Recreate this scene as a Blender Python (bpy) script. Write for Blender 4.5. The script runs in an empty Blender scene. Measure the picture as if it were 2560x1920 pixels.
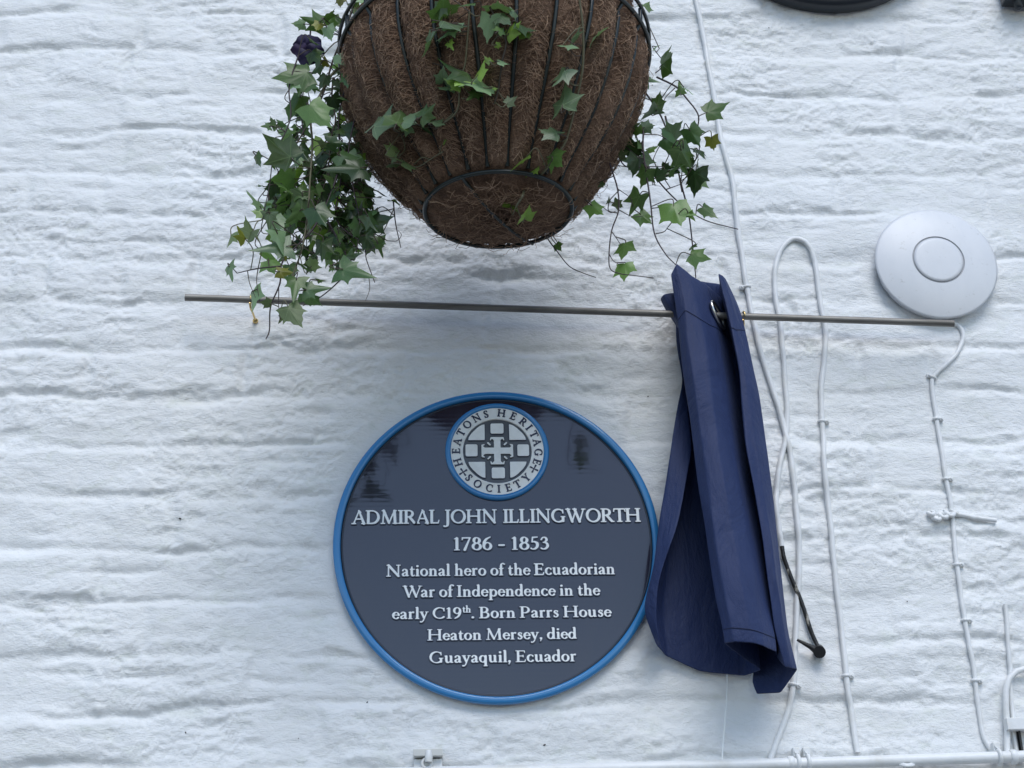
import bpy, bmesh, math, random
import numpy as np
from mathutils import Vector, Matrix
from mathutils.geometry import delaunay_2d_cdt
random.seed(7)
scene = bpy.context.scene
COL = scene.collection

# ---------------------------------------------------------------- camera
W, HH = 2560, 1920
PITCH, YAW, ROLL = [math.radians(a) for a in (24.21, 3.16, -1.53)]
FPX, DIST, EYE = 3866.97, 2.0808, 1.60          # wall surface lies on y = 0, the viewer stands 2.08 m in front of it
CAM = Vector((0, -DIST, EYE))
fwd = Vector((math.sin(YAW)*math.cos(PITCH), math.cos(YAW)*math.cos(PITCH), math.sin(PITCH)))
rgt = Vector((math.cos(YAW), -math.sin(YAW), 0)); upv = rgt.cross(fwd)
R_ = math.cos(ROLL)*rgt + math.sin(ROLL)*upv
U_ = -math.sin(ROLL)*rgt + math.cos(ROLL)*upv
cd = bpy.data.cameras.new('camera'); cam = bpy.data.objects.new('camera', cd); COL.objects.link(cam)
m = Matrix((R_, U_, -fwd)).transposed().to_4x4(); m.translation = CAM
cam.matrix_world = m
cd.sensor_width = 36; cd.lens = FPX/W*36; cd.clip_start = .05; cd.clip_end = 400
scene.camera = cam
# ---------------------------------------------------------------- sky, sun, exposure (overcast daylight)
world = bpy.data.worlds.new('World'); scene.world = world; world.use_nodes = True
wn = world.node_tree; wn.nodes.clear()
sky = wn.nodes.new('ShaderNodeTexSky'); sky.sky_type = 'NISHITA'; sky.sun_disc = False
SUN_EL, SUN_AZ = math.radians(50), math.radians(171)     # azimuth measured clockwise from +Y
sky.sun_elevation = SUN_EL; sky.sun_rotation = SUN_AZ
sky.air_density = 1.0; sky.dust_density = .3; sky.ozone_density = 1.1; sky.altitude = 50
bg = wn.nodes.new('ShaderNodeBackground'); bg.inputs['Strength'].default_value = .13
wo = wn.nodes.new('ShaderNodeOutputWorld')
wn.links.new(sky.outputs[0], bg.inputs[0]); wn.links.new(bg.outputs[0], wo.inputs[0])
sd = bpy.data.lights.new('sun', 'SUN'); sd.energy = 1.4; sd.angle = math.radians(34); sd.color = (1, .98, .95)
sun = bpy.data.objects.new('sun', sd); COL.objects.link(sun)
sdir = Vector((math.sin(SUN_AZ)*math.cos(SUN_EL), math.cos(SUN_AZ)*math.cos(SUN_EL), math.sin(SUN_EL)))
sun.rotation_euler = sdir.to_track_quat('Z', 'Y').to_euler(); sun.location = (0, -6, 8)
vs = scene.view_settings; vs.view_transform = 'Standard'; vs.look = 'None'; vs.gamma = 1; vs.use_curve_mapping = False
vs.exposure = .40
scene.render.resolution_x = 1024; scene.render.resolution_y = 768

# ---------------------------------------------------------------- helpers
def ray(u, v):
    return (fwd + R_*((u - W/2)/FPX) + U_*((HH/2 - v)/FPX))
def at(u, v, off=0.0):                       # a photograph pixel carried onto the plane `off` metres in front of the wall
    d = ray(u, v); t = (-off - CAM.y)/d.y
    return CAM + d*t
K = 2560/2212
def atd(u, v, off=0.0): return at(u*K, v*K, off)
def tag(o, label=None, cat=None, group=None, kind=None):
    if label: o['label'] = label
    if cat: o['category'] = cat
    if group: o['group'] = group
    if kind: o['kind'] = kind
    return o
def empty(name, loc, label=None, cat=None, group=None):
    o = bpy.data.objects.new(name, None); COL.objects.link(o); o.location = loc
    o.empty_display_size = .02
    return tag(o, label, cat, group)
def link(name, me, parent=None, loc=None):
    o = bpy.data.objects.new(name, me); COL.objects.link(o)
    if parent is not None:
        o.parent = parent
    if loc is not None: o.location = loc
    return o
class MB:
    """collects shapes in world space; build() links them as one mesh object with its origin at the parent"""
    def __init__(s): s.v = []; s.f = []; s.sm = []
    def add(s, vs, fs, smooth=True):
        b = len(s.v); s.v.extend([tuple(p) for p in vs]); s.f.extend([tuple(i+b for i in f) for f in fs]); s.sm.extend([smooth]*len(fs))
    def tube(s, pts, r, n=8, caps=True, flat=1.0):
        pts = [Vector(p) for p in pts]; N = len(pts)
        rs = r if isinstance(r, (list, tuple)) else [r]*N
        vs = []; fs = []; prev = None
        for i, p in enumerate(pts):
            t = (pts[min(i+1, N-1)] - pts[max(i-1, 0)]).normalized()
            if prev is None:
                a = t.cross(Vector((0, 1, 0)))
                if a.length < .1: a = t.cross(Vector((1, 0, 0)))
                a.normalize()
            else:
                a = prev - t*prev.dot(t)
                if a.length < 1e-6: a = t.orthogonal()
                a.normalize()
            prev = a; b = t.cross(a)
            for k in range(n):
                q = 2*math.pi*k/n
                vs.append(p + (a*math.cos(q) + b*math.sin(q)*flat)*rs[i])
        for i in range(N-1):
            for k in range(n):
                fs.append((i*n+k, i*n+(k+1) % n, (i+1)*n+(k+1) % n, (i+1)*n+k))
        s.add(vs, fs, True)
        if caps:
            s.add(vs[:n], [tuple(range(n))][::-1], False); s.add(vs[-n:], [tuple(range(n))[::-1]], False)
    def box(s, c, dx, dy, dz, ch=.0008, rot=None):
        """chamfered box, half sizes"""
        vs = []; c = Vector(c)
        bm = bmesh.new(); bmesh.ops.create_cube(bm, size=2)
        for v in bm.verts: v.co = Vector((v.co.x*dx, v.co.y*dy, v.co.z*dz))
        if ch: bmesh.ops.bevel(bm, geom=bm.edges[:], offset=ch, segments=2, affect='EDGES', profile=.6)
        if rot: bmesh.ops.transform(bm, matrix=rot.to_4x4(), verts=bm.verts)
        bm.verts.index_update()
        s.add([v.co + c for v in bm.verts], [[v.index for v in f.verts] for f in bm.faces], False); bm.free()
    def lathe(s, c, axis, prof, n=64, ref=None, smooth=True):
        """prof: list of (radius, height along axis)"""
        axis = Vector(axis).normalized(); a = ref or axis.orthogonal().normalized(); b = axis.cross(a); c = Vector(c)
        vs = []; fs = []
        for r, h in prof:
            for k in range(n):
                q = 2*math.pi*k/n; vs.append(c + axis*h + (a*math.cos(q) + b*math.sin(q))*r)
        for i in range(len(prof)-1):
            for k in range(n):
                fs.append((i*n+k, i*n+(k+1) % n, (i+1)*n+(k+1) % n, (i+1)*n+k))
        s.add(vs, fs, smooth)
    def mesh(s, name, mat, origin=(0, 0, 0)):
        me = bpy.data.meshes.new(name); ox = Vector(origin)
        me.from_pydata([(p[0]-ox.x, p[1]-ox.y, p[2]-ox.z) for p in s.v], [], s.f)
        me.polygons.foreach_set('use_smooth', s.sm); me.materials.append(mat); me.update()
        return me
    def build(s, name, mat, parent=None, origin=None):
        if origin is None:
            o_ = Vector((0, 0, 0)); p = parent
            while p is not None: o_ += p.location; p = p.parent
        else: o_ = Vector(origin)
        me = s.mesh(name, mat, o_)
        ob = link(name, me, parent)
        if parent is None: ob.location = o_
        return ob
def spline(pts, n=8):
    """Catmull-Rom through 3D points"""
    P = [Vector(p) for p in pts]; out = []
    for i in range(len(P)-1):
        p0 = P[i-1] if i else P[0]*2-P[1]; p1 = P[i]; p2 = P[i+1]; p3 = P[i+2] if i+2 < len(P) else P[-1]*2-P[-2]
        for k in range(n):
            t = k/n
            out.append(.5*((2*p1) + (p2-p0)*t + (2*p0-5*p1+4*p2-p3)*t*t + (3*p1-p0-3*p2+p3)*t**3))
    out.append(P[-1]); return out

# ---------------------------------------------------------------- materials
class Mat:
    def __init__(s, name, col=(.5, .5, .5), rough=.5, metal=0, spec=.5, coat=0, cr=.05):
        s.m = bpy.data.materials.new(name); s.m.use_nodes = True; s.nt = s.m.node_tree
        s.p = s.nt.nodes['Principled BSDF']
        s.p.inputs['Base Color'].default_value = (*col, 1); s.p.inputs['Roughness'].default_value = rough
        s.p.inputs['Metallic'].default_value = metal; s.p.inputs['Specular IOR Level'].default_value = spec
        s.p.inputs['Coat Weight'].default_value = coat; s.p.inputs['Coat Roughness'].default_value = cr
    def n(s, t, **kw):
        x = s.nt.nodes.new(t)
        for k, v in kw.items():
            if k in x.inputs: x.inputs[k].default_value = v
            else: setattr(x, k, v)
        return x
    def l(s, a, b): s.nt.links.new(a, b)
    def coords(s, scale=(1, 1, 1), rot=(0, 0, 0), kind='Object'):
        tc = s.n('ShaderNodeTexCoord'); mp = s.n('ShaderNodeMapping'); mp.inputs['Scale'].default_value = scale; mp.inputs['Rotation'].default_value = rot
        s.l(tc.outputs[kind], mp.inputs['Vector']); return mp.outputs[0]
    def noise(s, vec, scale=5, detail=4, rough=.5, dist=0):
        x = s.n('ShaderNodeTexNoise'); x.inputs['Scale'].default_value = scale; x.inputs['Detail'].default_value = detail
        x.inputs['Roughness'].default_value = rough; x.inputs['Distortion'].default_value = dist
        s.l(vec, x.inputs['Vector']); return x.outputs['Fac']
    def ramp(s, fac, stops):
        r = s.n('ShaderNodeValToRGB'); e = r.color_ramp.elements
        while len(e) < len(stops): e.new(.5)
        for i, (p, c) in enumerate(stops):
            e[i].position = p; e[i].color = (*c, 1) if len(c) == 3 else c
        s.l(fac, r.inputs[0]); return r.outputs[0]
    def math(s, op, a, b=None, clamp=False):
        x = s.n('ShaderNodeMath'); x.operation = op; x.use_clamp = clamp
        for i, q in enumerate((a, b)):
            if q is None: continue
            if hasattr(q, 'links') or hasattr(q, 'is_linked'): s.l(q, x.inputs[i])
            else: x.inputs[i].default_value = q
        return x.outputs[0]
    def bump(s, h, strength=.3, dist=.001, normal=None):
        b = s.n('ShaderNodeBump'); b.inputs['Strength'].default_value = strength; b.inputs['Distance'].default_value = dist
        s.l(h, b.inputs['Height'])
        if normal is not None: s.l(normal, b.inputs['Normal'])
        s.l(b.outputs[0], s.p.inputs['Normal']); return b.outputs[0]
    def color(s, out): s.l(out, s.p.inputs['Base Color'])
    def mix(s, fac, a, b, mode='MIX'):
        x = s.n('ShaderNodeMix'); x.data_type = 'RGBA'; x.blend_type = mode
        for i, q in ((0, fac), (6, a), (7, b)):
            if isinstance(q, tuple): x.inputs[i].default_value = (*q, 1)
            elif isinstance(q, (int, float)): x.inputs[i].default_value = q
            else: s.l(q, x.inputs[i])
        return x.outputs[2]

# whitewashed masonry paint: worn, a little dirt held in low relief
M_WALL = Mat('white_masonry_paint', (.78, .79, .80), .48, spec=.4)
c1 = M_WALL.coords((1, 1, 2.6))
nz = M_WALL.noise(c1, 4.5, 6, .6, .6)
nz2 = M_WALL.noise(M_WALL.coords((1, 1, 2.0)), 22, 6, .62, .8)
spk = M_WALL.noise(M_WALL.coords(), 240, 3, .7)
tone = M_WALL.ramp(nz, [(.30, (.755, .765, .755)), (.45, (.79, .80, .80)), (.7, (.82, .835, .84))])
dirt = M_WALL.ramp(nz2, [(.54, (1, 1, 1)), (.70, (.90, .915, .88)), (.88, (.76, .775, .71))])
spks = M_WALL.ramp(spk, [(.80, (1, 1, 1)), (.84, (.55, .55, .55))])
t1 = M_WALL.mix(1.0, tone, dirt, 'MULTIPLY'); t2 = M_WALL.mix(.35, t1, M_WALL.mix(1.0, t1, spks, 'MULTIPLY'))
M_WALL.color(t2)
ba = M_WALL.noise(M_WALL.coords((1, 1, 2.4)), 95, 8, .62, .7)
bb = M_WALL.noise(M_WALL.coords((1, 1, 1.5)), 330, 5, .6, .3)
hsum = M_WALL.math('ADD', ba, M_WALL.math('MULTIPLY', bb, .28))
M_WALL.bump(hsum, .85, .0019)
M_PAINT = Mat('white_gloss_paint', (.72, .73, .73), .38)
pn = M_PAINT.noise(M_PAINT.coords(), 30, 5, .6)
M_PAINT.color(M_PAINT.ramp(pn, [(.3, (.70, .70, .67)), (.5, (.79, .80, .80)), (.8, (.84, .85, .85))]))
M_PAINT.bump(M_PAINT.noise(M_PAINT.coords(), 190, 5, .6), .35, .0012)
# ---------------------------------------------------------------- relief of the old painted brickwork
def _h(ix, iy, s):
    n = (ix.astype(np.int64)*374761393 + iy.astype(np.int64)*668265263 + s*974634777) & 0xffffffff
    n = ((n ^ (n >> 13))*1274126177) & 0xffffffff
    return ((n ^ (n >> 16)) & 0xffffff)/float(0xffffff)
def vn(x, y, s=0):
    ix = np.floor(x); iy = np.floor(y); fx = x-ix; fy = y-iy
    u = fx*fx*fx*(fx*(fx*6-15)+10); w = fy*fy*fy*(fy*(fy*6-15)+10)
    a = _h(ix, iy, s); b = _h(ix+1, iy, s); c = _h(ix, iy+1, s); d = _h(ix+1, iy+1, s)
    return (a*(1-u)+b*u)*(1-w) + (c*(1-u)+d*u)*w
def fbm(x, y, s=0, o=4, g=.5):
    t = 0; a = 1; n = 0
    for i in range(o):
        t = t + a*(vn(x, y, s+i*17)-.5); n += a; a *= g
        x, y = x*1.93*.96-y*.27*1.0+3.1, y*1.93+x*.13+1.7
    return t/n*2
def sst(a, b, x):
    t = np.clip((x-a)/(b-a), 0, 1); return t*t*(3-2*t)
COURSE, LEN, ZTOP = .0763, .229, 1.6045+EYE
jx0 = at(463, 700).x
def brick_grid(x, z):
    wx = x + .010*fbm(x/.11, z/.11, 5, 2); wz = z + .014*fbm(x/.15, z/.08, 9, 3) + .004*fbm(x/.035, z/.03, 11, 2)
    rw = (ZTOP - wz)/COURSE; k = np.floor(rw); fr = rw-k
    dz = np.minimum(fr, 1-fr)*COURSE
    xo = jx0 + np.mod(k+1, 2)*LEN*.5 + (_h(k, k*0, 3)-.5)*.05
    cc = (wx-xo)/LEN; c = np.floor(cc); fc = cc-c
    # some courses are broken by headers
    hd = (_h(k, c, 41) > .72); dx = np.minimum(fc, 1-fc)*LEN
    dxm = np.abs(fc-.5)*LEN; dx = np.where(hd, np.minimum(dx, dxm), dx)
    sub = np.where(hd & (fc > .5), 1, 0)
    return k, c, sub, dz, dx, fr
DENTS = []   # (x, z, half width, half height, depth)
def dent(u, v, hw, hh, dep): 
    p = atd(u, v); DENTS.append((p.x, p.z, hw, hh, dep))
dent(1082, 598, .045, .012, .013); dent(1120, 604, .055, .010, .005)
for u, v, w, h, dep in [(128,28,30,9,3.5),(500,45,55,10,3.5),(305,130,50,14,4.5),(650,155,50,9,4),(130,216,60,12,4.5),(430,230,45,10,4),
        (15,318,30,10,4),(170,322,60,8,4),(435,338,35,8,4),(545,338,35,9,4),(210,410,45,12,4.5),(410,432,50,10,5),(30,415,40,8,4),
        (300,526,110,9,4.5),(90,520,60,8,4),(250,642,130,8,4),(430,652,60,8,3.5),(120,750,110,8,4),(430,870,60,9,3.5),(600,735,60,9,4),
        (620,1002,60,8,4),(20,940,55,14,5),(250,1240,110,10,4.5),(60,1190,60,10,3),(40,1188,60,14,5.5),(110,1323,130,13,6.5),(380,1205,70,8,3.5),
        (700,1335,70,9,4.5),(130,1455,100,10,4.5),(300,1470,70,9,4.5),(600,1475,80,10,5),(540,1612,70,9,4),(90,1655,130,12,6),
        (780,1458,30,7,4),(1080,1560,90,10,3.5),(1560,1630,100,8,3),(870,1010,60,7,2.5),(800,740,60,9,3),(2200,1255,30,6,3),
        (1560,1660,60,8,2),(1800,350,60,9,3.5),(1960,112,45,9,4.5),(2090,118,40,7,4.5),(2140,208,35,8,4.5),(1400,260,30,6,3),
        (1620,190,60,8,3),(1950,400,60,9,3.5),(1760,500,50,9,3),(1850,490,70,8,3.5),(2190,410,40,9,4),(1830,600,50,8,3.5),(1870,660,60,8,2.5),
        (2120,955,110,7,5),(1900,950,80,9,3.5),(1830,850,80,9,3.5),(2140,1130,70,7,3.5),(2060,840,60,8,3),(1800,1080,80,7,3.5),(1760,1220,80,7,3.5),
        (1960,1345,90,9,3.5),(1860,1465,70,7,3.5),(2150,1560,60,9,2.5),(1900,1640,90,8,2),(920,620,60,10,3),(1300,650,70,9,3),(880,870,70,9,2.5),
        (1380,820,60,12,3),(1200,760,80,9,2.5),(1700,1390,40,7,2.5)]:
    dent(u, v, w/1600, h/1420*1.15, dep/1000*.85)
def relief(x, z):
    """metres the surface stands out towards the street"""
    k, c, sub, dz, dx, fr = brick_grid(x, z)
    h = .0050*fbm(x/.42, z/.36, 60, 2) + .0040*fbm(x/.13, z/.065, 61, 3)
    js = sst(.05, .62, fbm(x/.11, z/.06, 62, 3)+.20)*.80+.20
    jv = sst(.0, .6, fbm(x/.09, z/.07, 63, 2))*.85+.15
    jz = 1-sst(.0008, .0115+.005*fbm(x/.05, z/.05, 64, 2), dz); jx = 1-sst(.001, .013, dx)
    joint = np.maximum(jz*js, jx*jv*.7)
    h = h - .0062*joint
    off = (_h(k, c*2+sub, 71)-.5)*.0064; tx = (_h(k, c*2+sub, 72)-.5)*.05; tz = (_h(k, c*2+sub, 73)-.5)*.07
    face = sst(.0, .018, np.minimum(dz, dx))
    h = h + face*(off + .0012 + tz*(fr-.5)*COURSE)
    h = h - .0022*face*sst(.25, .75, fbm(x/.07+5, z/.03, 65, 3)+.1)                      # spalled patches
    # flaked, horizontally dragged paint and spalled brick
    rough = np.maximum(sst(-.35, .35, fbm(x/.17, z/.11, 80, 3))*.75+.25, .85*joint)
    wz = z + .0085*fbm(x/.030, z/.016, 81, 3); wx = x + .012*fbm(x/.05, z/.03, 82, 2)
    a = fbm(wx/.034, wz/.0165, 83, 4, .55)
    b = 1-np.abs(fbm(wx/.050, wz/.022, 84, 4, .55))*2.2
    d = fbm(x/.012+a*.8, wz/.0058, 85, 3, .55)
    h = h + rough*(.0040*a + .0025*b) + (.35+.65*rough)*.0011*d
    h = h + joint*.0016*fbm(wx/.02, wz/.009, 87, 3, .55)
    # thin stepped flakes
    st = fbm(wx/.060, wz/.022, 86, 4, .5)*3.2; fl = st-np.floor(st)
    h = h + .0026*rough*sst(.0, .16, fl)*(1-fl*.9)
    for px, pz, hw, hh, dep in DENTS:
        i = (np.abs(x-px) < hw*2.2) & (np.abs(z-pz) < hh*3.4)
        if not i.any(): continue
        xx = x[i]; zz = z[i]
        q = ((xx-px + .012*fbm(xx/.03, zz/.03, 90, 2))/hw)**2 + ((zz-pz + .0065*fbm(xx/.035, zz/.02, 91, 3))/hh)**2
        zt = (zz-pz)/hh                                 # steep under the upper lip, shallow below
        prof = np.exp(-q*1.3)*(1+.5*np.tanh(zt*1.6))
        h[i] -= dep*prof*1.0
    h = h*.76
    h = np.where(h > .0065, .0065+(h-.0065)*.5, h)
    rp = np.hypot(x-.0877, z-(.6899+EYE)); lim = .0024+sst(.232, .33, rp)*.02; fill = 1-sst(.222, .262, rp); h = np.minimum(h, lim); h = h*(1-fill*.8)+.0022*fill*.8        # the plaque was bedded on levelled masonry
    return np.minimum(h, lim)
cs = [at(u, v) for u in (0, W) for v in (0, HH)]
X0 = min(p.x for p in cs)-.16; X1 = max(p.x for p in cs)+.16
Z0 = min(p.z for p in cs)-.12; Z1 = max(p.z for p in cs)+.12
STEP = .003
nx = int((X1-X0)/STEP)+1; nzg = int((Z1-Z0)/STEP)+1
gx = X0 + np.arange(nx)*STEP; gz = Z0 + np.arange(nzg)*STEP
GX, GZ = np.meshgrid(gx, gz)
HG = relief(GX.ravel(), GZ.ravel()).reshape(GX.shape)
HG -= .0030
def wall_off(x, z):                                     # how far the surface stands out at a point
    i = min(max((x-X0)/STEP, 0), nx-2); j = min(max((z-Z0)/STEP, 0), nzg-2); a = int(i); b = int(j); i -= a; j -= b
    return float((HG[b, a]*(1-i)+HG[b, a+1]*i)*(1-j) + (HG[b+1, a]*(1-i)+HG[b+1, a+1]*i)*j)
gyz, gyx = np.gradient(HG, STEP)
NRM = np.stack([-gyx, -np.ones_like(HG), -gyz], -1); NRM /= np.linalg.norm(NRM, axis=-1, keepdims=True)
wall = empty('wall', (0, 0, 0), 'rough old brick wall thickly coated in white masonry paint', 'wall')
def np_mesh(name, co, quads, mat, nrm=None):
    me = bpy.data.meshes.new(name); nq = len(quads)
    me.vertices.add(len(co)); me.vertices.foreach_set('co', co.astype(np.float32).ravel())
    me.loops.add(nq*4); me.loops.foreach_set('vertex_index', quads.astype(np.int32).ravel())
    me.polygons.add(nq); me.polygons.foreach_set('loop_start', np.arange(0, nq*4, 4, dtype=np.int32))
    me.polygons.foreach_set('loop_total', np.full(nq, 4, dtype=np.int32))
    me.update(calc_edges=True); me.validate(clean_customdata=False)
    me.polygons.foreach_set('use_smooth', np.ones(nq, dtype=bool))
    me.materials.append(mat)
    if nrm is not None: me.normals_split_custom_set_from_vertices(nrm.astype(np.float32).tolist())
    return me
cxm = .25*(GX[:-1, :-1]+GX[1:, :-1]+GX[:-1, 1:]+GX[1:, 1:]); czm = .25*(GZ[:-1, :-1]+GZ[1:, :-1]+GZ[:-1, 1:]+GZ[1:, 1:])
kk, cc, sb, dzz, dxx, _f = brick_grid(cxm.ravel(), czm.ravel())
bid = (kk.astype(np.int64)+50)*1000 + (cc.astype(np.int64)+100)*2 + sb
bid = np.where((dzz < .0050) | (dxx < .0045), -1, bid)
I, J = np.meshgrid(np.arange(nx-1), np.arange(nzg-1))
q0 = (J*nx+I).ravel()
quads = np.stack([q0, q0+1, q0+nx+1, q0+nx], -1)       # faces the street (-y)
CO = np.stack([GX.ravel(), -HG.ravel(), GZ.ravel()], -1); NF = NRM.reshape(-1, 3)
order = np.argsort(bid, kind='stable'); sb_ = bid[order]
cuts = np.flatnonzero(np.diff(sb_))+1
for grp in np.split(order, cuts):
    b = bid[grp[0]]; q = quads[grp]
    small = len(grp) < 60
    uq, inv = np.unique(q, return_inverse=True); co = CO[uq]; nr = NF[uq]; qq = inv.reshape(-1, 4)
    if b >= 0:
        # sides of the brick, going back into the wall
        e = np.concatenate([qq[:, [0, 1]], qq[:, [1, 2]], qq[:, [2, 3]], qq[:, [3, 0]]])
        key = np.minimum(e[:, 0], e[:, 1]).astype(np.int64)*len(co) + np.maximum(e[:, 0], e[:, 1])
        _, idx, cnt = np.unique(key, return_index=True, return_counts=True)
        be = e[idx[cnt == 1]]; bv = np.unique(be); mp = {int(v): len(co)+i for i, v in enumerate(bv)}
        back = co[bv].copy(); back[:, 1] += .03; 
        sk = np.array([[a_, mp[int(a_)], mp[int(b_)], b_] for a_, b_ in be])
        co = np.concatenate([co, back]); nr = np.concatenate([nr, nr[bv]]); qq = np.concatenate([qq, sk])
    link('mortar' if b < 0 else 'brick', np_mesh('mortar' if b < 0 else 'brick', co, qq, M_WALL.m, nr), wall)
# the wall goes on beyond the close-up area, more coarsely, with its full thickness behind
BX0, BX1, BZ0, BZ1 = -3.6, 4.2, 0.0, 4.6
def coarse(xa, xb, za, zb, s=.02):
    n1 = max(2, int((xb-xa)/s)+1); n2 = max(2, int((zb-za)/s)+1)
    A, B = np.meshgrid(np.linspace(xa, xb, n1), np.linspace(za, zb, n2)); h = relief(A.ravel(), B.ravel())-.0030
    co = np.stack([A.ravel(), -h, B.ravel()], -1); I, J = np.meshgrid(np.arange(n1-1), np.arange(n2-1)); q = (J*n1+I).ravel()
    return co, np.stack([q, q+1, q+n1+1, q+n1], -1)
parts = []; base = 0; cos_, qs_ = [], []
for r in ((BX0, BX1, BZ0, Z0), (BX0, BX1, gz[-1], BZ1), (BX0, X0, Z0, gz[-1]), (gx[-1], BX1, Z0, gz[-1])):
    co, q = coarse(*r); cos_.append(co); qs_.append(q+base); base += len(co)
ob = link('outer_brickwork', np_mesh('outer_brickwork', np.concatenate(cos_), np.concatenate(qs_), M_WALL.m), wall)
mb = MB(); mb.box(((BX0+BX1)/2, .145, (BZ0+BZ1)/2), (BX1-BX0)/2, .115, (BZ1-BZ0)/2, 0); mb.build('wall_core', M_WALL.m, wall)
# ---------------------------------------------------------------- ground
M_GROUND = Mat('grey_paving', (.26, .26, .255), .85)
M_GROUND.color(M_GROUND.ramp(M_GROUND.noise(M_GROUND.coords(), 3, 8, .65), [(.3, (.11, .11, .105)), (.7, (.19, .185, .18))]))
mb = MB(); mb.add([(-60, -60, 0), (60, -60, 0), (60, 1, 0), (-60, 1, 0)], [(0, 1, 2, 3)], False)
tag(mb.build('pavement', M_GROUND.m), 'grey pavement running along the foot of the painted wall', kind='structure')
# ---------------------------------------------------------------- raised serif lettering, drawn as signed distance fields
class G:
    T, t, s = .078, .033, .026                     # thick, thin and serif half widths (cap height = 1)
    def __init__(g, adv): g.adv = adv; g.seg = []
    def L(g, x0, y0, x1, y1, a=None, b=None):
        a = G.T if a is None else a; b = a if b is None else b; g.seg.append((x0, y0, x1, y1, a, b)); return g
    def P(g, pts):                                 # pts: (x, y, r) through a spline
        P = spline([(p[0], p[1], 0) for p in pts], 6); n = len(P)-1
        for i in range(n):
            f = i/n*(len(pts)-1); j = min(int(f), len(pts)-2); w = f-j; r0 = pts[j][2]*(1-w)+pts[j+1][2]*w
            f = (i+1)/n*(len(pts)-1); j = min(int(f), len(pts)-2); w = f-j; r1 = pts[j][2]*(1-w)+pts[j+1][2]*w
            g.L(P[i].x, P[i].y, P[i+1].x, P[i+1].y, r0, r1)
        return g
    def A(g, cx, cy, rx, ry, a0=0, a1=360, n=26, T=None, t=None):   # bowl, thick at the sides
        T = T or G.T; t = t or G.t; pr = None
        for i in range(n+1):
            q = math.radians(a0+(a1-a0)*i/n); w = t+(T-t)*abs(math.cos(q+.25))**1.6
            p = (cx+math.cos(q)*rx, cy+math.sin(q)*ry, w)
            if pr: g.L(pr[0], pr[1], p[0], p[1], pr[2], p[2])
            pr = p
        return g
    def S(g, x, y, w=.15, w2=None): return g.L(x-w, y, x+(w if w2 is None else w2), y, G.s, G.s)
    def V(g, x, y0, y1, sb=.15, st=.15, r=None):   # upright stem with serifs
        r = r or G.T; g.L(x, y0+r, x, y1-r, r, r)
        if sb: g.S(x, y0+G.s, sb)
        if st: g.S(x, y1-G.s, st)
        return g
GL = {}
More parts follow.
